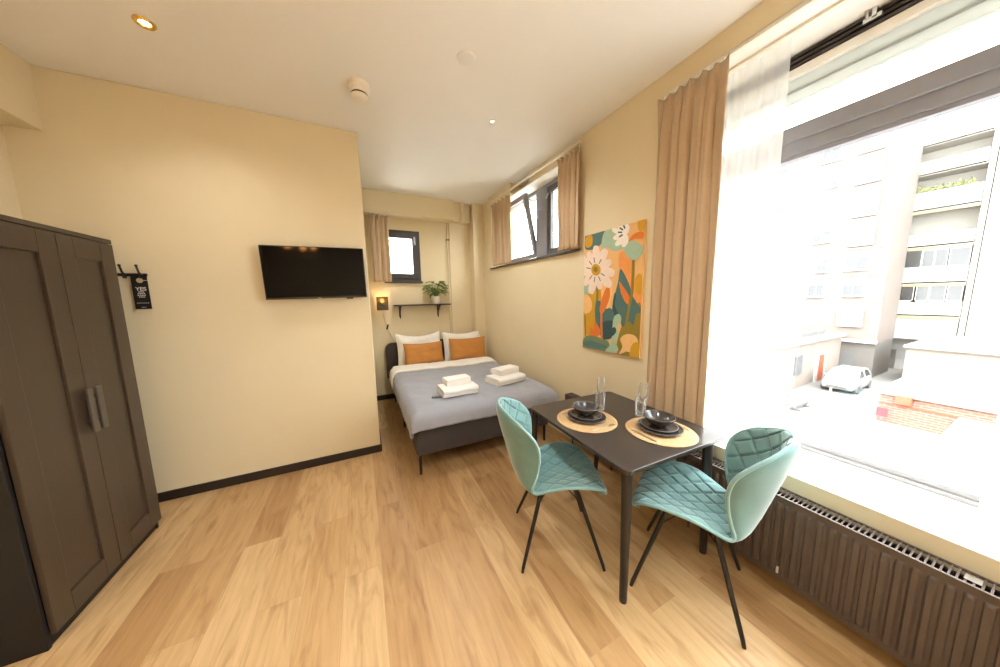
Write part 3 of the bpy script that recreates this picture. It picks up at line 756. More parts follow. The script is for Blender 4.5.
def track(label, x0, x1, y0, y1, z0, z1):
    r = thing('curtain_rail', label, 'curtain rail', ((x0+x1)/2, (y0+y1)/2, z0))
    MB().box(x0, x1, y0, y1, z0, z1).build('rail_profile', M['track'], r, bevel=.002)
    return r
track('white curtain rail under the lintel carrying the taupe drape', 2.042, 2.066, -1.3, 1.485, 2.980, 2.996)
track('white curtain rail under the lintel carrying the voile', 2.185, 2.215, -1.3, 1.485, 2.980, 2.996)
r = thing('curtain_rail', 'white curtain rail over the small high window', 'curtain rail', (1.95, 3.4, 3.03))
MB().prism([(xw(2.27)-.072, 2.27), (xw(2.27)-.048, 2.27), (xw(4.2)-.048, 4.2), (xw(4.2)-.072, 4.2)], 3.04, 3.054).build('rail_profile', M['track'], r)
m = MB()
for yy in (2.40, 3.1, 3.75): MB().box(xw(yy)-.06, xw(yy)+(.001 if yy < 3.7 else -.049), yy-.01, yy+.01, 3.054, 3.06).build('wall_bracket', M['track'], r)
track('white curtain rail under the alcove beam', .12, .95, 4.61, 4.64, 2.830, 2.842)

# ------------------------------------------------------------------ flower print
AY0, AY1, AZ0, AZ1 = 2.232, 1.572, 1.085, 2.178
art = thing('art_print', 'unframed flower print with white daisies on the wall beside the drape', 'picture', (2.03, 1.9, AZ0))
AX = 2.04-.022
MB().box(AX, 2.039, AY1, AY0, AZ0, AZ1).build('board', pm('print_ground', (236, 186, 120), .75, var=.03), art, bevel=.001)
AC = [(70, 105), (318, 45), (293, 612), (60, 565)]     # corners in a sketch grid
def uv(p):
    u = v = .5
    for _ in range(25):
        a, b, c_, d_ = AC
        x = a[0]*(1-u)*(1-v)+b[0]*u*(1-v)+c_[0]*u*v+d_[0]*(1-u)*v-p[0]; y = a[1]*(1-u)*(1-v)+b[1]*u*(1-v)+c_[1]*u*v+d_[1]*(1-u)*v-p[1]
        xu = (b[0]-a[0])*(1-v)+(c_[0]-d_[0])*v; xv = (d_[0]-a[0])*(1-u)+(c_[0]-b[0])*u
        yu = (b[1]-a[1])*(1-v)+(c_[1]-d_[1])*v; yv = (d_[1]-a[1])*(1-u)+(c_[1]-b[1])*u
        D = xu*yv-xv*yu; u -= (x*yv-y*xv)/D; v -= (xu*y-yu*x)/D
    return min(1, max(0, u)), min(1, max(0, v))
acol = {'mus': (214, 160, 34), 'teal': (82, 116, 110), 'teal2': (56, 86, 84), 'mint': (170, 196, 168), 'pink': (243, 222, 204), 'white': (247, 240, 228), 'or': (226, 124, 44),
        'olive': (150, 128, 44), 'peach': (246, 196, 128), 'sage': (112, 132, 96), 'org2': (238, 156, 80)}
AM = [pm('ink_'+k, v, .75, var=.04, scale=30) for k, v in acol.items()]; AK = list(acol)
am = MB(); layer = [0]
def ap(pts, col, smooth=True):
    P2 = [uv(p) for p in pts]
    if smooth:      # closed Catmull-Rom
        Q = []; n = len(P2)
        for i in range(n):
            a, b, c_, d_ = P2[i-1], P2[i], P2[(i+1) % n], P2[(i+2) % n]
            for k in range(5):
                t = k/5
                Q.append(tuple(.5*((2*b[j])+(-a[j]+c_[j])*t+(2*a[j]-5*b[j]+4*c_[j]-d_[j])*t*t+(-a[j]+3*b[j]-3*c_[j]+d_[j])*t**3) for j in (0, 1)))
        P2 = [(min(1, max(0, u)), min(1, max(0, v))) for u, v in Q]
    layer[0] += 1; x = AX-.0002-layer[0]*.00008
    vs = [(x, AY0+(AY1-AY0)*u, AZ1+(AZ0-AZ1)*v) for u, v in P2]
    am.cur = AK.index(col)
    ce = tuple(sum(v[i] for v in vs)/len(vs) for i in range(3))
    # triangulate by tessellation so that concave outlines stay right
    from mathutils.geometry import tessellate_polygon
    tr = tessellate_polygon([[Vector(v) for v in vs]])
    b = len(am.v); am.v += vs
    for t in tr: am.f.append(tuple(b+i for i in t)); am.mi.append(am.cur)
ap([(72, 330), (110, 318), (150, 330), (140, 420), (132, 505), (70, 500)], 'mus')
ap([(70, 345), (100, 360), (105, 400), (88, 420), (66, 415)], 'peach')
ap([(70, 150), (72, 105), (110, 96), (168, 84), (160, 120), (130, 150), (90, 160)], 'teal')
ap([(74, 112), (105, 100), (108, 135), (90, 150), (74, 145)], 'mus')
ap([(166, 84), (215, 72), (225, 110), (240, 150), (210, 165), (175, 150), (155, 160), (150, 135)], 'mint')
ap([(66, 210), (80, 225), (90, 300), (100, 330), (66, 335)], 'mint')
ap([(225, 175), (250, 170), (275, 200), (268, 330), (240, 270), (225, 235)], 'org2')
ap([(280, 280), (303, 280), (303, 420), (290, 430), (280, 350)], 'org2')
ap([(285, 270), (306, 265), (304, 340), (284, 330)], 'mus')
ap([(275, 400), (303, 390), (293, 612), (215, 600), (225, 500), (255, 440)], 'olive')
ap([(228, 240), (240, 250), (262, 300), (275, 350), (300, 400), (298, 420), (285, 425), (275, 470), (258, 455), (235, 480), (225, 440), (205, 450), (198, 405), (208, 340), (220, 290)], 'teal')
ap([(205, 340), (212, 345), (208, 390), (225, 440), (205, 450), (196, 405)], 'teal2')
ap([(126, 370), (150, 375), (165, 400), (190, 400), (205, 430), (205, 500), (190, 530), (155, 530), (130, 480), (120, 430)], 'teal')
ap([(150, 465), (200, 455), (205, 500), (190, 530), (152, 528)], 'teal2')
ap([(225, 290), (240, 310), (262, 350), (262, 385), (245, 370), (230, 330)], 'or')
ap([(150, 300), (185, 290), (198, 320), (190, 370), (180, 400), (160, 395), (150, 350)], 'peach')
ap([(180, 305), (188, 345), (172, 395), (152, 425), (142, 405), (155, 350)], 'or')
ap([(118, 455), (145, 495), (135, 520), (118, 500)], 'or')
ap([(100, 480), (125, 510), (140, 540), (100, 530)], 'or')
ap([(58, 540), (75, 520), (110, 518), (150, 530), (180, 545), (175, 590), (60, 570)], 'sage')
ap([(60, 552), (90, 538), (130, 548), (170, 560), (160, 575), (100, 566)], 'teal')
ap([(205, 435), (225, 425), (232, 450), (215, 480), (222, 510), (210, 545), (220, 580), (195, 592), (165, 588), (185, 560), (195, 520), (198, 470)], 'mint')
ap([(185, 500), (205, 480), (212, 500), (195, 520)], 'teal2', True)
ap([(228, 530), (250, 510), (280, 515), (292, 545), (285, 605), (255, 585), (222, 598), (235, 565)], 'peach')
ap([(270, 555), (292, 545), (290, 610), (262, 605)], 'mus')
def strip(pts, w, col):
    L_, R_ = [], []
    for i, p in enumerate(pts):
        a = pts[max(0, i-1)]; b = pts[min(len(pts)-1, i+1)]; dx, dy = b[0]-a[0], b[1]-a[1]; l = math.hypot(dx, dy)
        L_.append((p[0]-dy/l*w, p[1]+dx/l*w)); R_.append((p[0]+dy/l*w, p[1]-dx/l*w))
    ap(L_+R_[::-1], col, False)
strip([(278, 195), (276, 270), (272, 340)], 5, 'olive'); strip([(272, 340), (262, 390), (250, 470)], 5, 'olive')
strip([(128, 290), (132, 340), (130, 370)], 5, 'olive'); strip([(150, 420), (150, 470), (152, 535)], 4.5, 'or')
strip([(72, 430), (74, 520)], 3.5, 'olive')
def daisy(cx_, cy_, n, r0, r1, a0, col, wd=.18, sq=1):
    for i in range(n):
        a = a0+2*PI*i/n; rr_ = r1*(1+.12*math.sin(i*2.4)); ca, sa = math.cos(a), math.sin(a)
        pts = [(r0, -r0*.3), (rr_*.6, -rr_*wd), (rr_*.95, -rr_*wd*.7), (rr_, 0), (rr_*.95, rr_*wd*.7), (rr_*.6, rr_*wd), (r0, r0*.3)]
        ap([(cx_+x*ca-y*sa, cy_+(x*sa+y*ca)*sq) for x, y in pts], col)
daisy(126, 240, 11, 16, 82, .15, 'pink', .2, 1.15)
for a in (.5, 1.1, 1.75, 2.3, 3.3, 3.9, 4.5, 5.3):
    x, y = 126+46*math.cos(a), 240+52*math.sin(a); strip([(126+26*math.cos(a), 240+30*math.sin(a)), (x, y)], 2, 'teal')
ap([(126+22*math.cos(q*PI/5), 240+24*math.sin(q*PI/5)) for q in range(10)], 'mus')
ap([(124+11*math.cos(q*PI/4), 238+11*math.sin(q*PI/4)) for q in range(8)], 'olive')
ap([(238, 140), (262, 120), (300, 140), (314, 165), (300, 190), (278, 200), (255, 185)], 'mint')
for a, r_ in ((2.4, 60), (2.9, 55), (3.5, 62), (4.1, 55), (4.6, 45), (1.9, 50)):
    ca, sa = math.cos(a), math.sin(a)
    ap([(258+x*ca-y*sa, 100+x*sa+y*ca) for x, y in ((6, -5), (r_*.6, -12), (r_, -6), (r_, 6), (r_*.6, 12), (6, 5))], 'white')
ap([(255, 185), (266, 150), (275, 165), (285, 140), (292, 165), (308, 150), (302, 190), (280, 203)], 'mint')
ap([(262, 130), (275, 105), (300, 92), (315, 98), (312, 120), (285, 118)], 'or')
ap([(296, 50), (318, 45), (316, 85), (300, 90), (294, 70)], 'mus')
for a in (2.6, 3.2, 3.8, 4.4): strip([(254+16*math.cos(a), 92+16*math.sin(a)), (254+32*math.cos(a), 92+32*math.sin(a))], 3, 'teal2')
am.build('printed_flowers', AM, art)

# ------------------------------------------------------------------ dining table
TZT = .735
tb = thing('dining_table', 'black rectangular dining table with round legs by the window', 'table', (1.555, 1.375, 0), math.radians(-1.5))
MB().prism(rrect(-.42, .42, -.478, .478, .035, 8), TZT-.022, TZT).build('table_top', M['table'], tb, local=True, smooth=30, bevel=.003)
m = MB(); ax, ay = .33, .40
m.box(-ax, ax, -ay, -ay+.02, TZT-.085, TZT-.022).box(-ax, ax, ay-.02, ay, TZT-.085, TZT-.022).box(-ax, -ax+.02, -ay, ay, TZT-.085, TZT-.022).box(ax-.02, ax, -ay, ay, TZT-.085, TZT-.022)
m.build('apron', M['tleg'], tb, local=True, bevel=.002)
for sx in (-1, 1):
    for sy in (-1, 1):
        xt, xb_, yt_ = (-.385, -.408, .445) if sx < 0 else (.30, .27, .435)
        MB().tube([(xb_, sy*.470, 0), (xb_, sy*.470, .012), (xt, sy*yt_, TZT-.022)], [.018, .0195, .028], 20).build('leg', M['tleg'], tb, local=True, smooth=50)

# ------------------------------------------------------------------ chairs
def catmull(P, t):
    n = len(P)-1; x = t*n; i = min(int(x), n-1); f = x-i
    a, b, c_, d_ = P[max(0, i-1)], P[i], P[i+1], P[min(n, i+2)]
    return [.5*((2*b[j])+(-a[j]+c_[j])*f+(2*a[j]-5*b[j]+4*c_[j]-d_[j])*f*f+(-a[j]+3*b[j]-3*c_[j]+d_[j])*f**3) for j in range(len(b))]
# y, z, half width, side curl forward, side curl up
PR = [(.240, .425, .130, 0, -.010), (.255, .455, .185, 0, 0), (.205, .475, .232, 0, .035), (.105, .474, .250, 0, .062), (0, .468, .245, 0, .064), (-.09, .458, .222, 0, .040),
      (-.165, .452, .200, .01, .018), (-.225, .470, .188, .05, .015), (-.258, .535, .190, .10, .01), (-.284, .62, .200, .142, .005), (-.308, .71, .218, .170, 0), (-.330, .79, .228, .172, 0), (-.346, .86, .215, .135, -.005), (-.357, .915, .165, .075, -.01), (-.362, .952, .09, .02, -.01)]
def S0(s, t):
    y, z, w, fw, up = catmull(PR, s)
    return Vector((w*t, y+fw*t*t, z+up*t*t))
def SN(s, t):
    e = .004
    ds = S0(min(1, s+e), t)-S0(max(0, s-e), t); dt = S0(s, min(1, t+e))-S0(s, max(-1, t-e))
    return ds.cross(dt).normalized()
ARC = [0]
for i in range(200): ARC.append(ARC[-1]+(S0((i+1)/200, 0)-S0(i/200, 0)).length)
def arc(s): x = s*200; i = min(int(x), 199); return ARC[i]+(ARC[i+1]-ARC[i])*(x-i)
def edge(s, t): return max(0, 1-abs(t)**5)*max(0, 1-abs(2*s-1)**14)
def groove(s, t):
    x = S0(s, t).x; a = arc(s); g = 0; p = .088
    for q in (a*.78+x, a*.78-x):
        d = abs((q/p+.5) % 1-.5)*p; g = max(g, math.exp(-(d/.005)**2))
    return g
def rs(u):   # denser near the ends
    return u
def make_chair(label):
    root = thing('dining_chair', label, 'chair', (0, 0, 0))
    def inner(u, v):
        t = u*2-1; k = edge(v, t)
        return S0(v, t)+SN(v, t)*(.022*k**.5-.015*groove(v, t)*min(1, k*2.5))
    def outer(u, v):
        t = u*2-1; k = edge(v, t)
        return S0(v, t)-SN(v, t)*(.022*k**.5)
    MB().grid(inner, 90, 170, True).build('quilted_pad', M['velvet'], root, local=True, smooth=70)
    MB().grid(outer, 30, 70).build('seat_shell', M['velvet'], root, local=True, smooth=70)
    ed = [S0(0, -1+2*i/16) for i in range(16)]+[S0(i/60, 1) for i in range(60)]+[S0(1, 1-2*i/12) for i in range(12)]+[S0(1-i/60, -1) for i in range(60)]
    MB().tube(ed, .0085, 8, closed=True).build('piping', M['velvet_rim'], root, local=True, smooth=70)
    MB().box(-.11, .11, -.13, .13, .425, .440).build('mounting_plate', M['blackm'], root, local=True, bevel=.004)
    for sx in (-1, 1):
        for sy in (-1, 1):
            MB().tube([(sx*.235, sy*.24, 0), (sx*.228, sy*.233, .03), (sx*.095, sy*.105, .432)], [.0085, .010, .0135], 14).build('leg', M['blackm'], root, local=True, smooth=60)
            MB().tube([(sx*.122, sy*.131, .35), (sx*.015, sy*.015, .425)], .0035, 8).build('brace_rod', M['blackm'], root, local=True, smooth=60)
    return root
ch1 = make_chair('teal quilted velvet chair facing the long side of the table')
ch2 = copy_tree(ch1)
ch1.location = (1.06, 1.40, 0); ch1.rotation_euler.z = math.atan2(-.903, -.429)
ch2.location = (1.56, .846, 0); ch2.rotation_euler.z = math.atan2(.45, .893)
ch2['label'] = 'teal quilted velvet chair at the near end of the table by the radiator'
for c_ in (ch1, ch2): c_['group'] = 'teal dining chairs'

# ------------------------------------------------------------------ table settings
def setting(n, cx_, cy_, where, ang):
    g = lambda s: s
    m = MB().lathe([(0, 0), (.20, 0), (.204, .004), (.20, .008), (.192, .0075), (0, .0075)], (cx_, cy_, TZT), 56)
    tag(m.build('placemat', M['rattan'], smooth=40), 'round woven rattan placemat %s' % where, 'placemat', 'rattan placemats')
    z = TZT+.008
    def dish(name, prof, off, label, cat, group):
        r = thing(name, label, cat, (cx_+off[0], cy_+off[1], off[2]), 0, group)
        MB().lathe(prof, (cx_+off[0], cy_+off[1], off[2]), 44).build('dish' if cat != 'bowl' else 'bowl_body', M['plate'], r, smooth=35)
        ro, zo = max(prof, key=lambda q: q[0])
        MB().tube([(cx_+off[0]+ro*math.cos(2*PI*i/44), cy_+off[1]+ro*math.sin(2*PI*i/44), off[2]+zo) for i in range(44)], .0022, 6, closed=True).build('glazed_rim', M['rim'], r, smooth=60)
    dish('dinner_plate', [(0, .002), (.07, 0), (.075, .004), (.128, .017), (.131, .019), (.128, .021), (.075, .009), (0, .007)], (.01, .012, z), 'dark grey stoneware dinner plate %s' % where, 'plate', 'dark dinner plates')
    dish('side_plate', [(0, .002), (.06, 0), (.064, .004), (.103, .014), (.106, .016), (.103, .018), (.064, .009), (0, .007)], (.012, .018, z+.0125), 'smaller dark grey plate under the bowl %s' % where, 'plate', 'dark side plates')
    dish('bowl', [(0, .002), (.040, 0), (.043, .005), (.070, .025), (.091, .057), (.0935, .062), (.090, .062), (.068, .030), (.039, .011), (0, .009)], (.014, .022, z+.0225), 'dark grey stoneware bowl %s' % where, 'bowl', 'dark bowls')
    for k, (kind, da) in enumerate((('fork', 1), ('knife', -1))):
        r = thing(kind, 'steel %s on the rattan placemat %s' % (kind, where), kind, (cx_, cy_, z), 0)
        m1 = MB(); m2 = MB()
        lx = da*.157
        if kind == 'knife':
            m1.prism([(lx-.007, -.09), (lx+.006, -.09), (lx+.005, .0), (lx-.005, .0)], 0, .004)
            m2.prism([(lx-.005, 0), (lx+.005, 0), (lx+.008, .05), (lx+.004, .10), (lx-.004, .105)], .0006, .003)
        else:
            m1.prism([(lx-.007, -.09), (lx+.007, -.09), (lx+.003, .03), (lx-.003, .03)], 0, .004)
            m2.prism([(lx-.003, .03), (lx+.003, .03), (lx+.011, .055), (lx-.011, .055)], .0006, .0035)
            for q in range(4): m2.box(lx-.011+q*.0063, lx-.011+q*.0063+.0035, .055, .10, .0006, .0035)
        mt = Matrix.Translation((cx_, cy_, z)) @ Matrix.Rotation(ang, 4, 'Z')
        m1.xf(mt).build('handle', M['steel'], r, bevel=.001); m2.xf(mt).build('blade' if kind == 'knife' else 'tines', M['steel'], r)
setting(1, 1.372, 1.468, 'at the setting nearer the bed', -PI/2)
setting(2, 1.662, 1.118, 'at the setting nearer the window', 0.0)
def tumbler(label, x, y, s=1):
    p = [(0, .0), (.026, 0), (.030, .003), (.037, .135), (.0355, .1355), (.0345, .134), (.0285, .016), (0, .013)]
    m = MB().lathe([(r*s, z*s) for r, z in p], (x, y, TZT+.0005), 32)
    tag(m.build('tumbler', M['glassware'], smooth=40), label, 'glass', 'clear tumblers')
def flute(label, x, y, s=1):
    r = thing('wine_glass', label, 'glass', (x, y, TZT+.0005), 0, 'clear stemmed glasses')
    b = (x, y, TZT+.0005)
    MB().lathe([(0, 0), (.032*s, 0), (.032*s, .002), (.008, .006), (.0042, .012), (.0038, .075), (.006, .082), (0, .084)], b, 28).build('stem', M['glassware'], r, smooth=50)
    MB().lathe([(0, .084), (.010, .086), (.026*s, .105), (.033*s, .14), (.031*s, .19), (.027*s, .225), (.0262*s, .225), (.0298*s, .19), (.0318*s, .14), (.024*s, .107), (0, .09)], b, 32).build('glass_bowl', M['glassware'], r, smooth=50)
tumbler('clear tumbler at the setting nearer the bed', 1.578, 1.545)
flute('clear stemmed glass behind the tumbler nearer the bed', 1.655, 1.615)
tumbler('clear tumbler at the setting nearer the window', 1.752, 1.335)
flute('clear stemmed glass behind the tumbler nearer the window', 1.825, 1.372, 1.05)

# ------------------------------------------------------------------ radiators
def radiator(label, y0, y1, xb, xf, z0, z1, nodir=1):
    r = thing('radiator', label, 'radiator', ((xb+xf)/2, (y0+y1)/2, z0))
    p = .0372; n = int((y1-y0-.06)/p)
    def fr(u, v):
        y = y0+(y1-y0)*u; z = z0+(z1-z0-.0)*v
        q = ((y-y0-.03)/p) % 1; ins = .03 < (y-y0) < .03+n*p
        k = 0
        if ins:
            d = abs(q-.5); k = min(1, max(0, (.34-d)/.08))
            rn = .016*(1-math.sqrt(max(0, 1-(d/.36)**2))) if d < .36 else .016
        else: rn = 0
        zz = (z-z0); kz = min(1, max(0, (zz-.035-rn)/.008))*min(1, max(0, (z1-.035-rn-z)/.008))
        return (xf+.009-.009*k*kz, y, z)
    # flattened vertical channels on the front
    nu = n*10+12
    def zmap(v):
        return .22*v/.35 if v < .35 else (.22+.56*(v-.35)/.3 if v < .65 else .78+.22*(v-.65)/.35)
    MB().grid(lambda u, v: fr(u, zmap(v)), nu, 26, True).add([(xf+.009, y0, z0), (xf+.009, y1, z0), (xf+.03, y1, z0), (xf+.03, y0, z0)], [(0, 1, 2, 3)]).build('front_panel', M['rad'], r, smooth=35)
    for xa, xb2 in ((xf+.012, xf+.03), (xb-.025, xb-.01)): MB().box(xa, xb2, y0+.01, y1-.01, z0+.01, z1-.02).build('water_panel', M['rad_in'], r)
    for ya, yb in ((y0-.003, y0), (y1, y1+.003)): MB().box(xf+.002, xb-.004, ya, yb, z0+.005, z1).build('side_cover', M['rad'], r, bevel=.001)
    m = MB(); m.box(xf+.001, xf+.012, y0, y1, z1-.004, z1+.003).box(xb-.012, xb-.002, y0, y1, z1-.004, z1+.003)
    k = int((y1-y0)/.0165)
    for i in range(k+1):
        y = y0+(y1-y0)*i/k; m.box(xf+.012, xb-.012, y-.0028, y+.0028, z1-.003, z1+.001)
    m.build('top_grille', M['rad'], r)
    for yy in (y0+.25, y1-.25): MB().box(xb-.012, xb, yy-.015, yy+.015, z0+.1, z1-.05).build('wall_bracket', M['blackm'], r)
    for yy in (y0+.08, y1-.08): MB().tube([((xf+xb)/2, yy, 0), ((xf+xb)/2, yy, z0+.012)], .009, 10).build('feed_pipe', M['rad'], r, smooth=60)
    return r
ra = radiator('long dark brown panel radiator under the big window', -.75, 1.14, 1.99, 1.885, .085, .548)
MB().box(1.878, 1.886, .575, .583, .13, .165).build('vent_plug', M['white'], ra)
MB().box(1.915, 1.955, .065, .10, .5515, .553).build('paper_label', M['alu'], ra)
radiator('dark radiator end showing between the bed foot and table', 1.70, 2.40, 2.027, 1.93, .085, .545)

# ------------------------------------------------------------------ the street outside
G = -4.5
OB = pm('rosy_brick_facade', (92, 83, 77), .9, var=.05, scale=1.5)
OB2 = pm('dark_garage_base', (82, 78, 74), .8, var=.08, scale=2)
OW = pm('white_render', (148, 144, 135), .85, var=.02, scale=1)
OPANE = pm('far_window_pane', (41, 42, 42), .15, var=.25, scale=.8)
OFR = pm('far_white_frame', (144, 143, 140), .6, var=.01)
OST = pm('pale_asphalt', (94, 92, 89), .9, var=.05, scale=.6)
OKB = pm('pale_kerb_stone', (122, 118, 114), .9, var=.04)
OBR = brick_wall('low_brick_wall', (110, 74, 60), (100, 66, 53), (118, 98, 88))
OBG = brick_wall('beige_brick_wall', (108, 97, 87), (101, 90, 80), (114, 106, 100))
OROOF = pm('pale_roof_gravel', (106, 103, 99), .95, var=.05, scale=6)
ODK = pm('dark_shutter', (78, 77, 77), .6, var=.1)
OTAN = pm('tan_lintel', (112, 101, 77), .8, var=.06)
OGRN = pm('balcony_greenery', (93, 98, 58), .9, var=.35, scale=5)
ORD = pm('orange_red_paint', (136, 62, 37), .6, var=.05)
OGY = pm('grey_sheet_metal', (86, 84, 82), .6, var=.05)
struct(MB().box(2.7, 140, -70, 90, G-.3, G).build('ground', OST), 'pale street far below the window', 'street')
struct(MB().box(2.7, 13.2, -40, 40, G, G+.12).build('trim_8', OKB), 'pale pavement with kerb along the street', 'pavement')

def part_window(root, x, y0, y1, z0, z1, n=2, pane=OPANE, depth=.12):
    f = MB(); w = .07
    f.box(x-.05, x+.02, y0, y1, z0, z0+w).box(x-.05, x+.02, y0, y1, z1-w, z1)
    st = (y1-y0)/n
    for i in range(n+1):
        yy = y0+st*i; f.box(x-.05, x+.02, max(y0, yy-w/2), min(y1, yy+w/2), z0+w, z1-w)
    f.box(x-.16, x, y0-.06, y1+.06, z0-.05, z0)
    o = f.build('window', OFR, root)
    MB().box(x-.015, x-.005, y0+w/2, y1-w/2, z0+w, z1-w).build('pane', pane, o)
    return o
# A: brick apartment block with a dark garage base
A = thing('street_apartment_block', 'tall pale brick apartment block on a dark garage base', 'building', (39, 14, G))
MB().box(32, 35.9, 6.25, 24, -2, 13.8).build('wall', OB, A)
MB().box(32.02, 35.9, 6.27, 24, G, -2).build('garage_base', OB2, A)
MB().box(31.96, 32.02, 7.1, 8.1, G, -2.85).build('garage_door', ODK, A)
MB().box(31.7, 32, 6.2, 24, -2.05, -1.85).build('ledge', OW, A)
wins = [(9.06, 9.96, 1.2, 2.16, 2), (7.15, 8.12, 1.26, 2.12, 2), (9.06, 9.58, 3.09, 4.12, 1), (7.1, 8.15, 3.1, 4.05, 2), (9.05, 9.95, 5.3, 6.2, 2), (9.04, 9.55, 9.25, 10.4, 1), (9.05, 10.0, 11.1, 12.05, 2)]
for wv in wins: part_window(A, 32, *wv)
for z in (1.2, 5.3, 8.6, 11.6): 
    for y in (12.0, 14.6, 17.2, 19.8): part_window(A, 32, y, y+1.0, z, z+1.0, 2)
for z0, z1 in ((4.75, 6.45), (6.75, 8.6), (8.95, 10.7), (11.0, 12.6), (-.95, .35)):
    MB().box(31.75, 32, 6.98, 8.2, z0, z1).build('loggia_screen', OW, A, bevel=.02)
for z in (.85, 2.75, 4.6, 6.6, 8.8, 10.85): MB().box(31.95, 32, 6.25, 24, z-.05, z+.05).build('string_course', OKB, A)
# B: balcony block
B = thing('street_balcony_block', 'white block with stacked balconies right of the brick apartments', 'building', (42, 5.5, G))
MB().box(37.6, 47, 3.7, 9.5, -2, 13).build('wall', OW, B)
MB().box(36.2, 37.6, 3.55, 3.75, -2, 13).build('side_wall', OW, B)
MB().box(37.6, 47, 3.7, 9.5, G, -2).build('ground_floor', OFR, B)
lv = [(-.25, .75), (2.05, 3.1), (4.6, 5.5), (7.1, 8.35), (9.5, 10.4), (11.4, 12.2)]
for i, (a, b) in enumerate(lv):
    MB().box(36, 36.12, 3.78, 9.2, a, b).box(36, 37.6, 3.78, 9.2, a-.02, a+.12).build('balcony', OW, B, bevel=.01)
    if i < 4: MB().box(36.02, 36.3, 3.78, 9.2, a-.20, a-.02).build('lintel', OTAN, B)
for y0, y1, z0, z1, n in ((5.6, 6.95, .8, 2.0, 1), (5.1, 5.75, .8, 2.0, 1), (4.45, 5.08, .8, 2.0, 1), (3.83, 4.4, .8, 2.0, 1),
                          (5.6, 6.95, 3.15, 4.45, 1), (4.6, 5.6, 3.15, 4.4, 2), (3.8, 4.55, 3.15, 4.4, 1), (5.7, 6.9, -1.9, -.5, 1), (4.9, 5.6, -1.75, -.45, 1), (4.2, 4.8, -1.75, -.45, 1)):
    part_window(B, 36.1 if z0 > .5 else 36.4, y0, y1, z0, z1, n, OPANE if z0 > 0.5 else OFR)
MB().box(36.1, 36.15, 3.8, 9, -1.95, -.27).build('glazed_screen', OFR, B)
rr = random.Random(3); gm = MB()
for i in range(260):
    y = rr.uniform(4.0, 6.9); z = 8.35+abs(rr.gauss(0, .22))*(1.4 if y > 6 else .7); x = 36.10+rr.uniform(-.03, .15); s = rr.uniform(.05, .12)
    a = rr.uniform(0, PI); gm.add([(x-s*math.cos(a), y-s*math.sin(a), z-s*.5), (x+s*math.cos(a), y+s*math.sin(a), z-s*.3), (x, y, z+s), ], [(0, 1, 2)])
g_ = gm.build('planter_greenery', OGRN, B); g_['kind'] = 'stuff'
# F: plain white block farther right
F = thing('street_plain_block', 'plain white block beyond the balconies at the right', 'building', (42, -8, G))
MB().box(36.4, 47, -22, 3.5, G, 12.5).build('wall', OW, F)
for z in (-1, 2.3, 5.6, 8.9):
    for y in (-1.5, -5, -8.5, -12): part_window(F, 36.4, y, y+1.4, z, z+1.5, 2)
# E: low shop-like building with the orange door
E_ = thing('low_garage', 'low pale building with an orange door before the brick apartments', 'building', (25.5, 11, G))
MB().box(20.6, 31.6, 7.75, 14, G, -1.62).build('wall', OBG, E_)
MB().box(20.4, 31.7, 7.55, 14, -1.62, -1.42).build('roof', OROOF, E_)
MB().box(27.3, 28.9, 7.69, 7.75, G, -2.5).build('door_surround', OFR, E_)
MB().box(27.75, 28.5, 7.66, 7.70, G+.05, -2.65).build('door', ORD, E_)
MB().box(24.2, 25.2, 7.69, 7.75, G+.9, -2.4).build('window', ODK, E_)
MB().box(21.6, 23.2, 7.69, 7.75, G, -2.3).build('garage_door', OFR, E_)
MB().box(22, 30, 8.2, 8.5, -1.42, -1.12).build('roof_parapet', OGY, E_)
# C: beige brick wall building, D: low red brick annex
Cb = thing('brick_hall', 'long beige brick hall behind the low red brick annex', 'building', (34, 0, G))
MB().box(31, 35.5, -14, 4.85, G, -2.0).build('wall', OBG, Cb)
MB().box(30.8, 35.5, -14, 4.95, -2.0, -1.85).build('roof', OROOF, Cb)
MB().box(32.6, 34, -12, 3.6, -1.85, -1.35).build('clerestory', OFR, Cb)
for y in (2.2, .4, -1.6, -3.6): MB().box(32.55, 32.62, y, y+1.3, -1.75, -1.45).build('clerestory_window', ODK, Cb)
D_ = thing('brick_annex', 'low red brick annex with a pale flat roof across the street', 'building', (24, -4, G))
MB().box(21.7, 27.2, -12, 3.9, G, -3.15).build('wall', OBR, D_)
MB().box(21.55, 27.3, -12, 4.0, -3.15, -3.0).build('roof', OROOF, D_)
MB().box(21.66, 21.7, -12, 3.9, -3.62, -3.56).build('brick_band', ORD, D_)
MB().box(21.62, 21.7, 1.0, 2.0, -4.35, -3.75).build('window', ODK, D_)
MB().box(21.45, 21.66, 3.0, 3.45, -3.5, -3.08).build('lamp_box', ORD, D_, bevel=.03)
# shed close under the window
shd = thing('flat_roof_shed', 'grey flat roofed shed close below the window', 'shed', (14, -1.5, G+.12))
MB().box(12.0, 16, -5, 1.3, G+.12, -2.4).build('wall', OGY, shd)
MB().box(11.85, 16.1, -5.1, 1.4, -2.4, -2.25).build('roof', OFR, shd, bevel=.02)
MB().box(11.97, 12.0, -2.6, -.2, G+.2, -2.7).build('roller_door', ODK, shd)
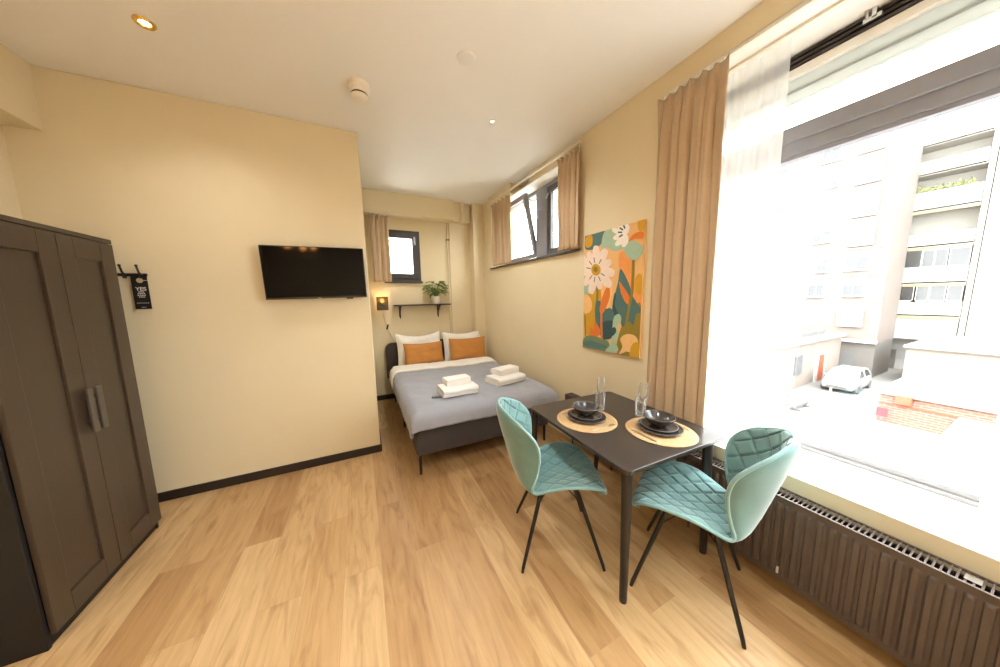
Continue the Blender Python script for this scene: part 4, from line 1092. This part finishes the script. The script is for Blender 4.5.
# street furniture
def post(name, label, x, y, h, bands):
    r = thing(name, label, 'post', (x, y, G))
    MB().lathe([(0, 0), (.14, 0), (.14, .05), (.05, .07), (.05, h), (0, h+.03)], (x, y, G), 14).build('pole', OFR, r, smooth=40)
    for k in range(bands): MB().lathe([(.052, .2+k*.26), (.056, .2+k*.26), (.056, .32+k*.26), (.052, .32+k*.26)], (x, y, G), 14).build('red_band', ORD, r)
    return r
post('barrier_post', 'red banded white barrier post by the low garage', 19.6, 6.4, .95, 3)
bar = thing('road_barrier', 'low grey barrier lying beside the banded post', 'barrier', (20.4, 6.25, G))
MB().box(19.8, 21.3, 6.1, 6.3, G+.12, G+.3).build('beam', OGY, bar, bevel=.03)
for x in (20.0, 21.1): MB().box(x-.1, x+.1, 6.0, 6.4, G, G+.12).build('foot', ODK, bar, bevel=.02)
post('bollard', 'plain pale bollard in front of the parked car', 23.2, 5.85, .8, 0)
sg = thing('red_sign_board', 'small red board at the corner of the brick annex', 'sign', (21.5, 3.75, G))
MB().box(21.48, 21.52, 3.6, 3.9, G+.3, G+.7).build('board', pm('red_board', (128, 35, 43), .6), sg); MB().box(21.49, 21.51, 3.73, 3.77, G, G+.3).build('stake', OGY, sg)
# parked car, facing the window
def car(cx_, cy_, rz):
    r = thing('car', 'silver hatchback parked before the dark garage base', 'car', (cx_, cy_, G), rz)
    P_ = pm('silver_car_paint', (142, 142, 141), .25, .3, var=.02); Gs = pm('car_window_glass', (42, 45, 48), .08, var=.1)
    # body: sections along x (front at -x)
    sec = [(-2.05, .32, .62, .66), (-1.98, .24, .74, .78), (-1.3, .2, .90, .86), (-.95, .2, .97, .87), (1.5, .2, 1.0, .87), (1.95, .24, .96, .82), (2.05, .34, .80, .70)]
    m = MB(); vs = []
    for x, z0, z1, w in sec:
        for (y, z) in ((-w*.92, z0), (-w, z0+.12), (-w, z0+(z1-z0)*.6), (-w*.93, z1), (w*.93, z1), (w, z0+(z1-z0)*.6), (w, z0+.12), (w*.92, z0)): vs.append((x, y, z))
    n = len(sec); fs = [(i*8+j, (i+1)*8+j, (i+1)*8+(j+1) % 8, i*8+(j+1) % 8) for i in range(n-1) for j in range(8)] + [tuple(range(8)), tuple((n-1)*8+j for j in range(7, -1, -1))]
    m.add(vs, fs); m.build('body', P_, r, local=True, smooth=50, bevel=.03)
    m = MB()
    def cab(z0, z1, f0, f1, b0, b1, w0, w1):
        v = [(f0, -w0, z0), (b0, -w0, z0), (b0, w0, z0), (f0, w0, z0), (f1, -w1, z1), (b1, -w1, z1), (b1, w1, z1), (f1, w1, z1)]
        return v, [(0, 3, 2, 1), (4, 5, 6, 7), (0, 1, 5, 4), (1, 2, 6, 5), (2, 3, 7, 6), (3, 0, 4, 7)]
    v, f = cab(.94, 1.46, -1.0, -.28, 1.85, 1.4, .79, .62); m.add(v, f); m.build('greenhouse', Gs, r, local=True, bevel=.04)
    m = MB(); v, f = cab(1.42, 1.52, -.30, -.15, 1.48, 1.35, .66, .58); m.add(v, f); m.build('roof', P_, r, local=True, smooth=40, bevel=.03)
    for sy in (-1, 1):
        MB().tube([(-1.0, sy*.79, .96), (-.28, sy*.63, 1.46)], .035, 8).tube([(.45, sy*.78, .96), (.5, sy*.64, 1.46)], .035, 8).tube([(1.84, sy*.78, .96), (1.42, sy*.63, 1.46)], .05, 8).build('pillar', P_, r, local=True, smooth=60)
        MB().box(-.9, -.72, sy*.88, sy*1.0, .95, 1.08).build('mirror', P_, r, local=True, bevel=.03)
        MB().box(-2.03, -1.9, sy*.38, sy*.72, .60, .74).build('headlight', OFR, r, local=True, bevel=.03)
        for wx in (-1.3, 1.3):
            MB().tube([(wx, sy*.70, .31), (wx, sy*.89, .31)], .31, 24).build('wheel', ODK, r, local=True, smooth=40)
    MB().box(-2.08, -2.0, -.5, .5, .33, .48).build('grille', ODK, r, local=True, bevel=.02)
    MB().box(-2.1, -2.06, -.26, .26, .5, .6).build('number_plate', OFR, r, local=True)
    return r
car(27.4, 6.3, math.radians(1)).scale = (.84, .84, .84)
# person at the far passage
pe = thing('passage_gate', 'dark slatted gate at the end of the side passage', 'gate', (37.5, 8.1, G))
MB().box(37.45, 37.52, 6.3, 8.0, G, G+1.5).build('gate_leaf', ODK, pe)


# ------------------------------------------------------------------ light
w = bpy.data.worlds.new('sky'); S.world = w; w.use_nodes = True
t = w.node_tree; t.nodes.clear()
bg = t.nodes.new('ShaderNodeBackground'); out = t.nodes.new('ShaderNodeOutputWorld')
bg.inputs[0].default_value = (.93, .97, 1, 1); bg.inputs[1].default_value = 10
t.links.new(bg.outputs[0], out.inputs[0])
sl = bpy.data.lights.new('sun', 'SUN'); sl.energy = 2.5; sl.angle = .02; sl.color = (1, .96, .88)
so = bpy.data.objects.new('sun', sl); COL.objects.link(so)
so.rotation_euler = Vector((.62, .25, -.75)).to_track_quat('-Z', 'Y').to_euler()

def lamp(name, kind, loc, energy, color, size=.1, spot=None):
    l = bpy.data.lights.new(name, kind); l.energy = energy; l.color = color
    if kind in ('POINT', 'SPOT'): l.shadow_soft_size = size
    if kind == 'SPOT': l.spot_size = spot; l.spot_blend = .8
    o = bpy.data.objects.new(name, l); COL.objects.link(o); o.location = loc
    return o
WARM = (1, 1, .99)
for i, (x, y, e) in enumerate(((-.962, 2.445, 9), (1.153, 2.469, 20), (.9, .3, 30), (-.9, -1.2, 34), (1.1, -1.5, 30), (.95, 3.7, 17))):  # only the first pair have ceiling fittings; the rest are added fill spots
    lamp('downlight_and_fill', 'SPOT', (x, y, CH-.02), e*1.2, WARM, .03, 2.5)
lamp('wall_lamp_light', 'POINT', (.298, YF-.10, 1.60), 1.3, (1, .70, .40), .03)

for base, g in (('curtain', 'taupe curtains'), ('sheer_curtain', 'white voile curtains'), ('curtain_rail', 'white curtain rails'), ('pillow', 'white pillows on the bed'), ('cushion', 'orange cushions on the bed'),
                ('towel', 'folded white towels on the bed'), ('radiator', 'dark brown radiators'), ('recessed_downlight', 'ceiling downlights'), ('fork', 'steel forks'), ('knife', 'steel knives')):
    for o in list(COL.objects):
        if o.parent is None and o.name.split('.')[0] == base and o.get('category'): o['group'] = g

S.view_settings.view_transform = 'Standard'; S.view_settings.look = 'None'; S.view_settings.gamma = 1
S.view_settings.use_curve_mapping = False; S.view_settings.exposure = 1.03
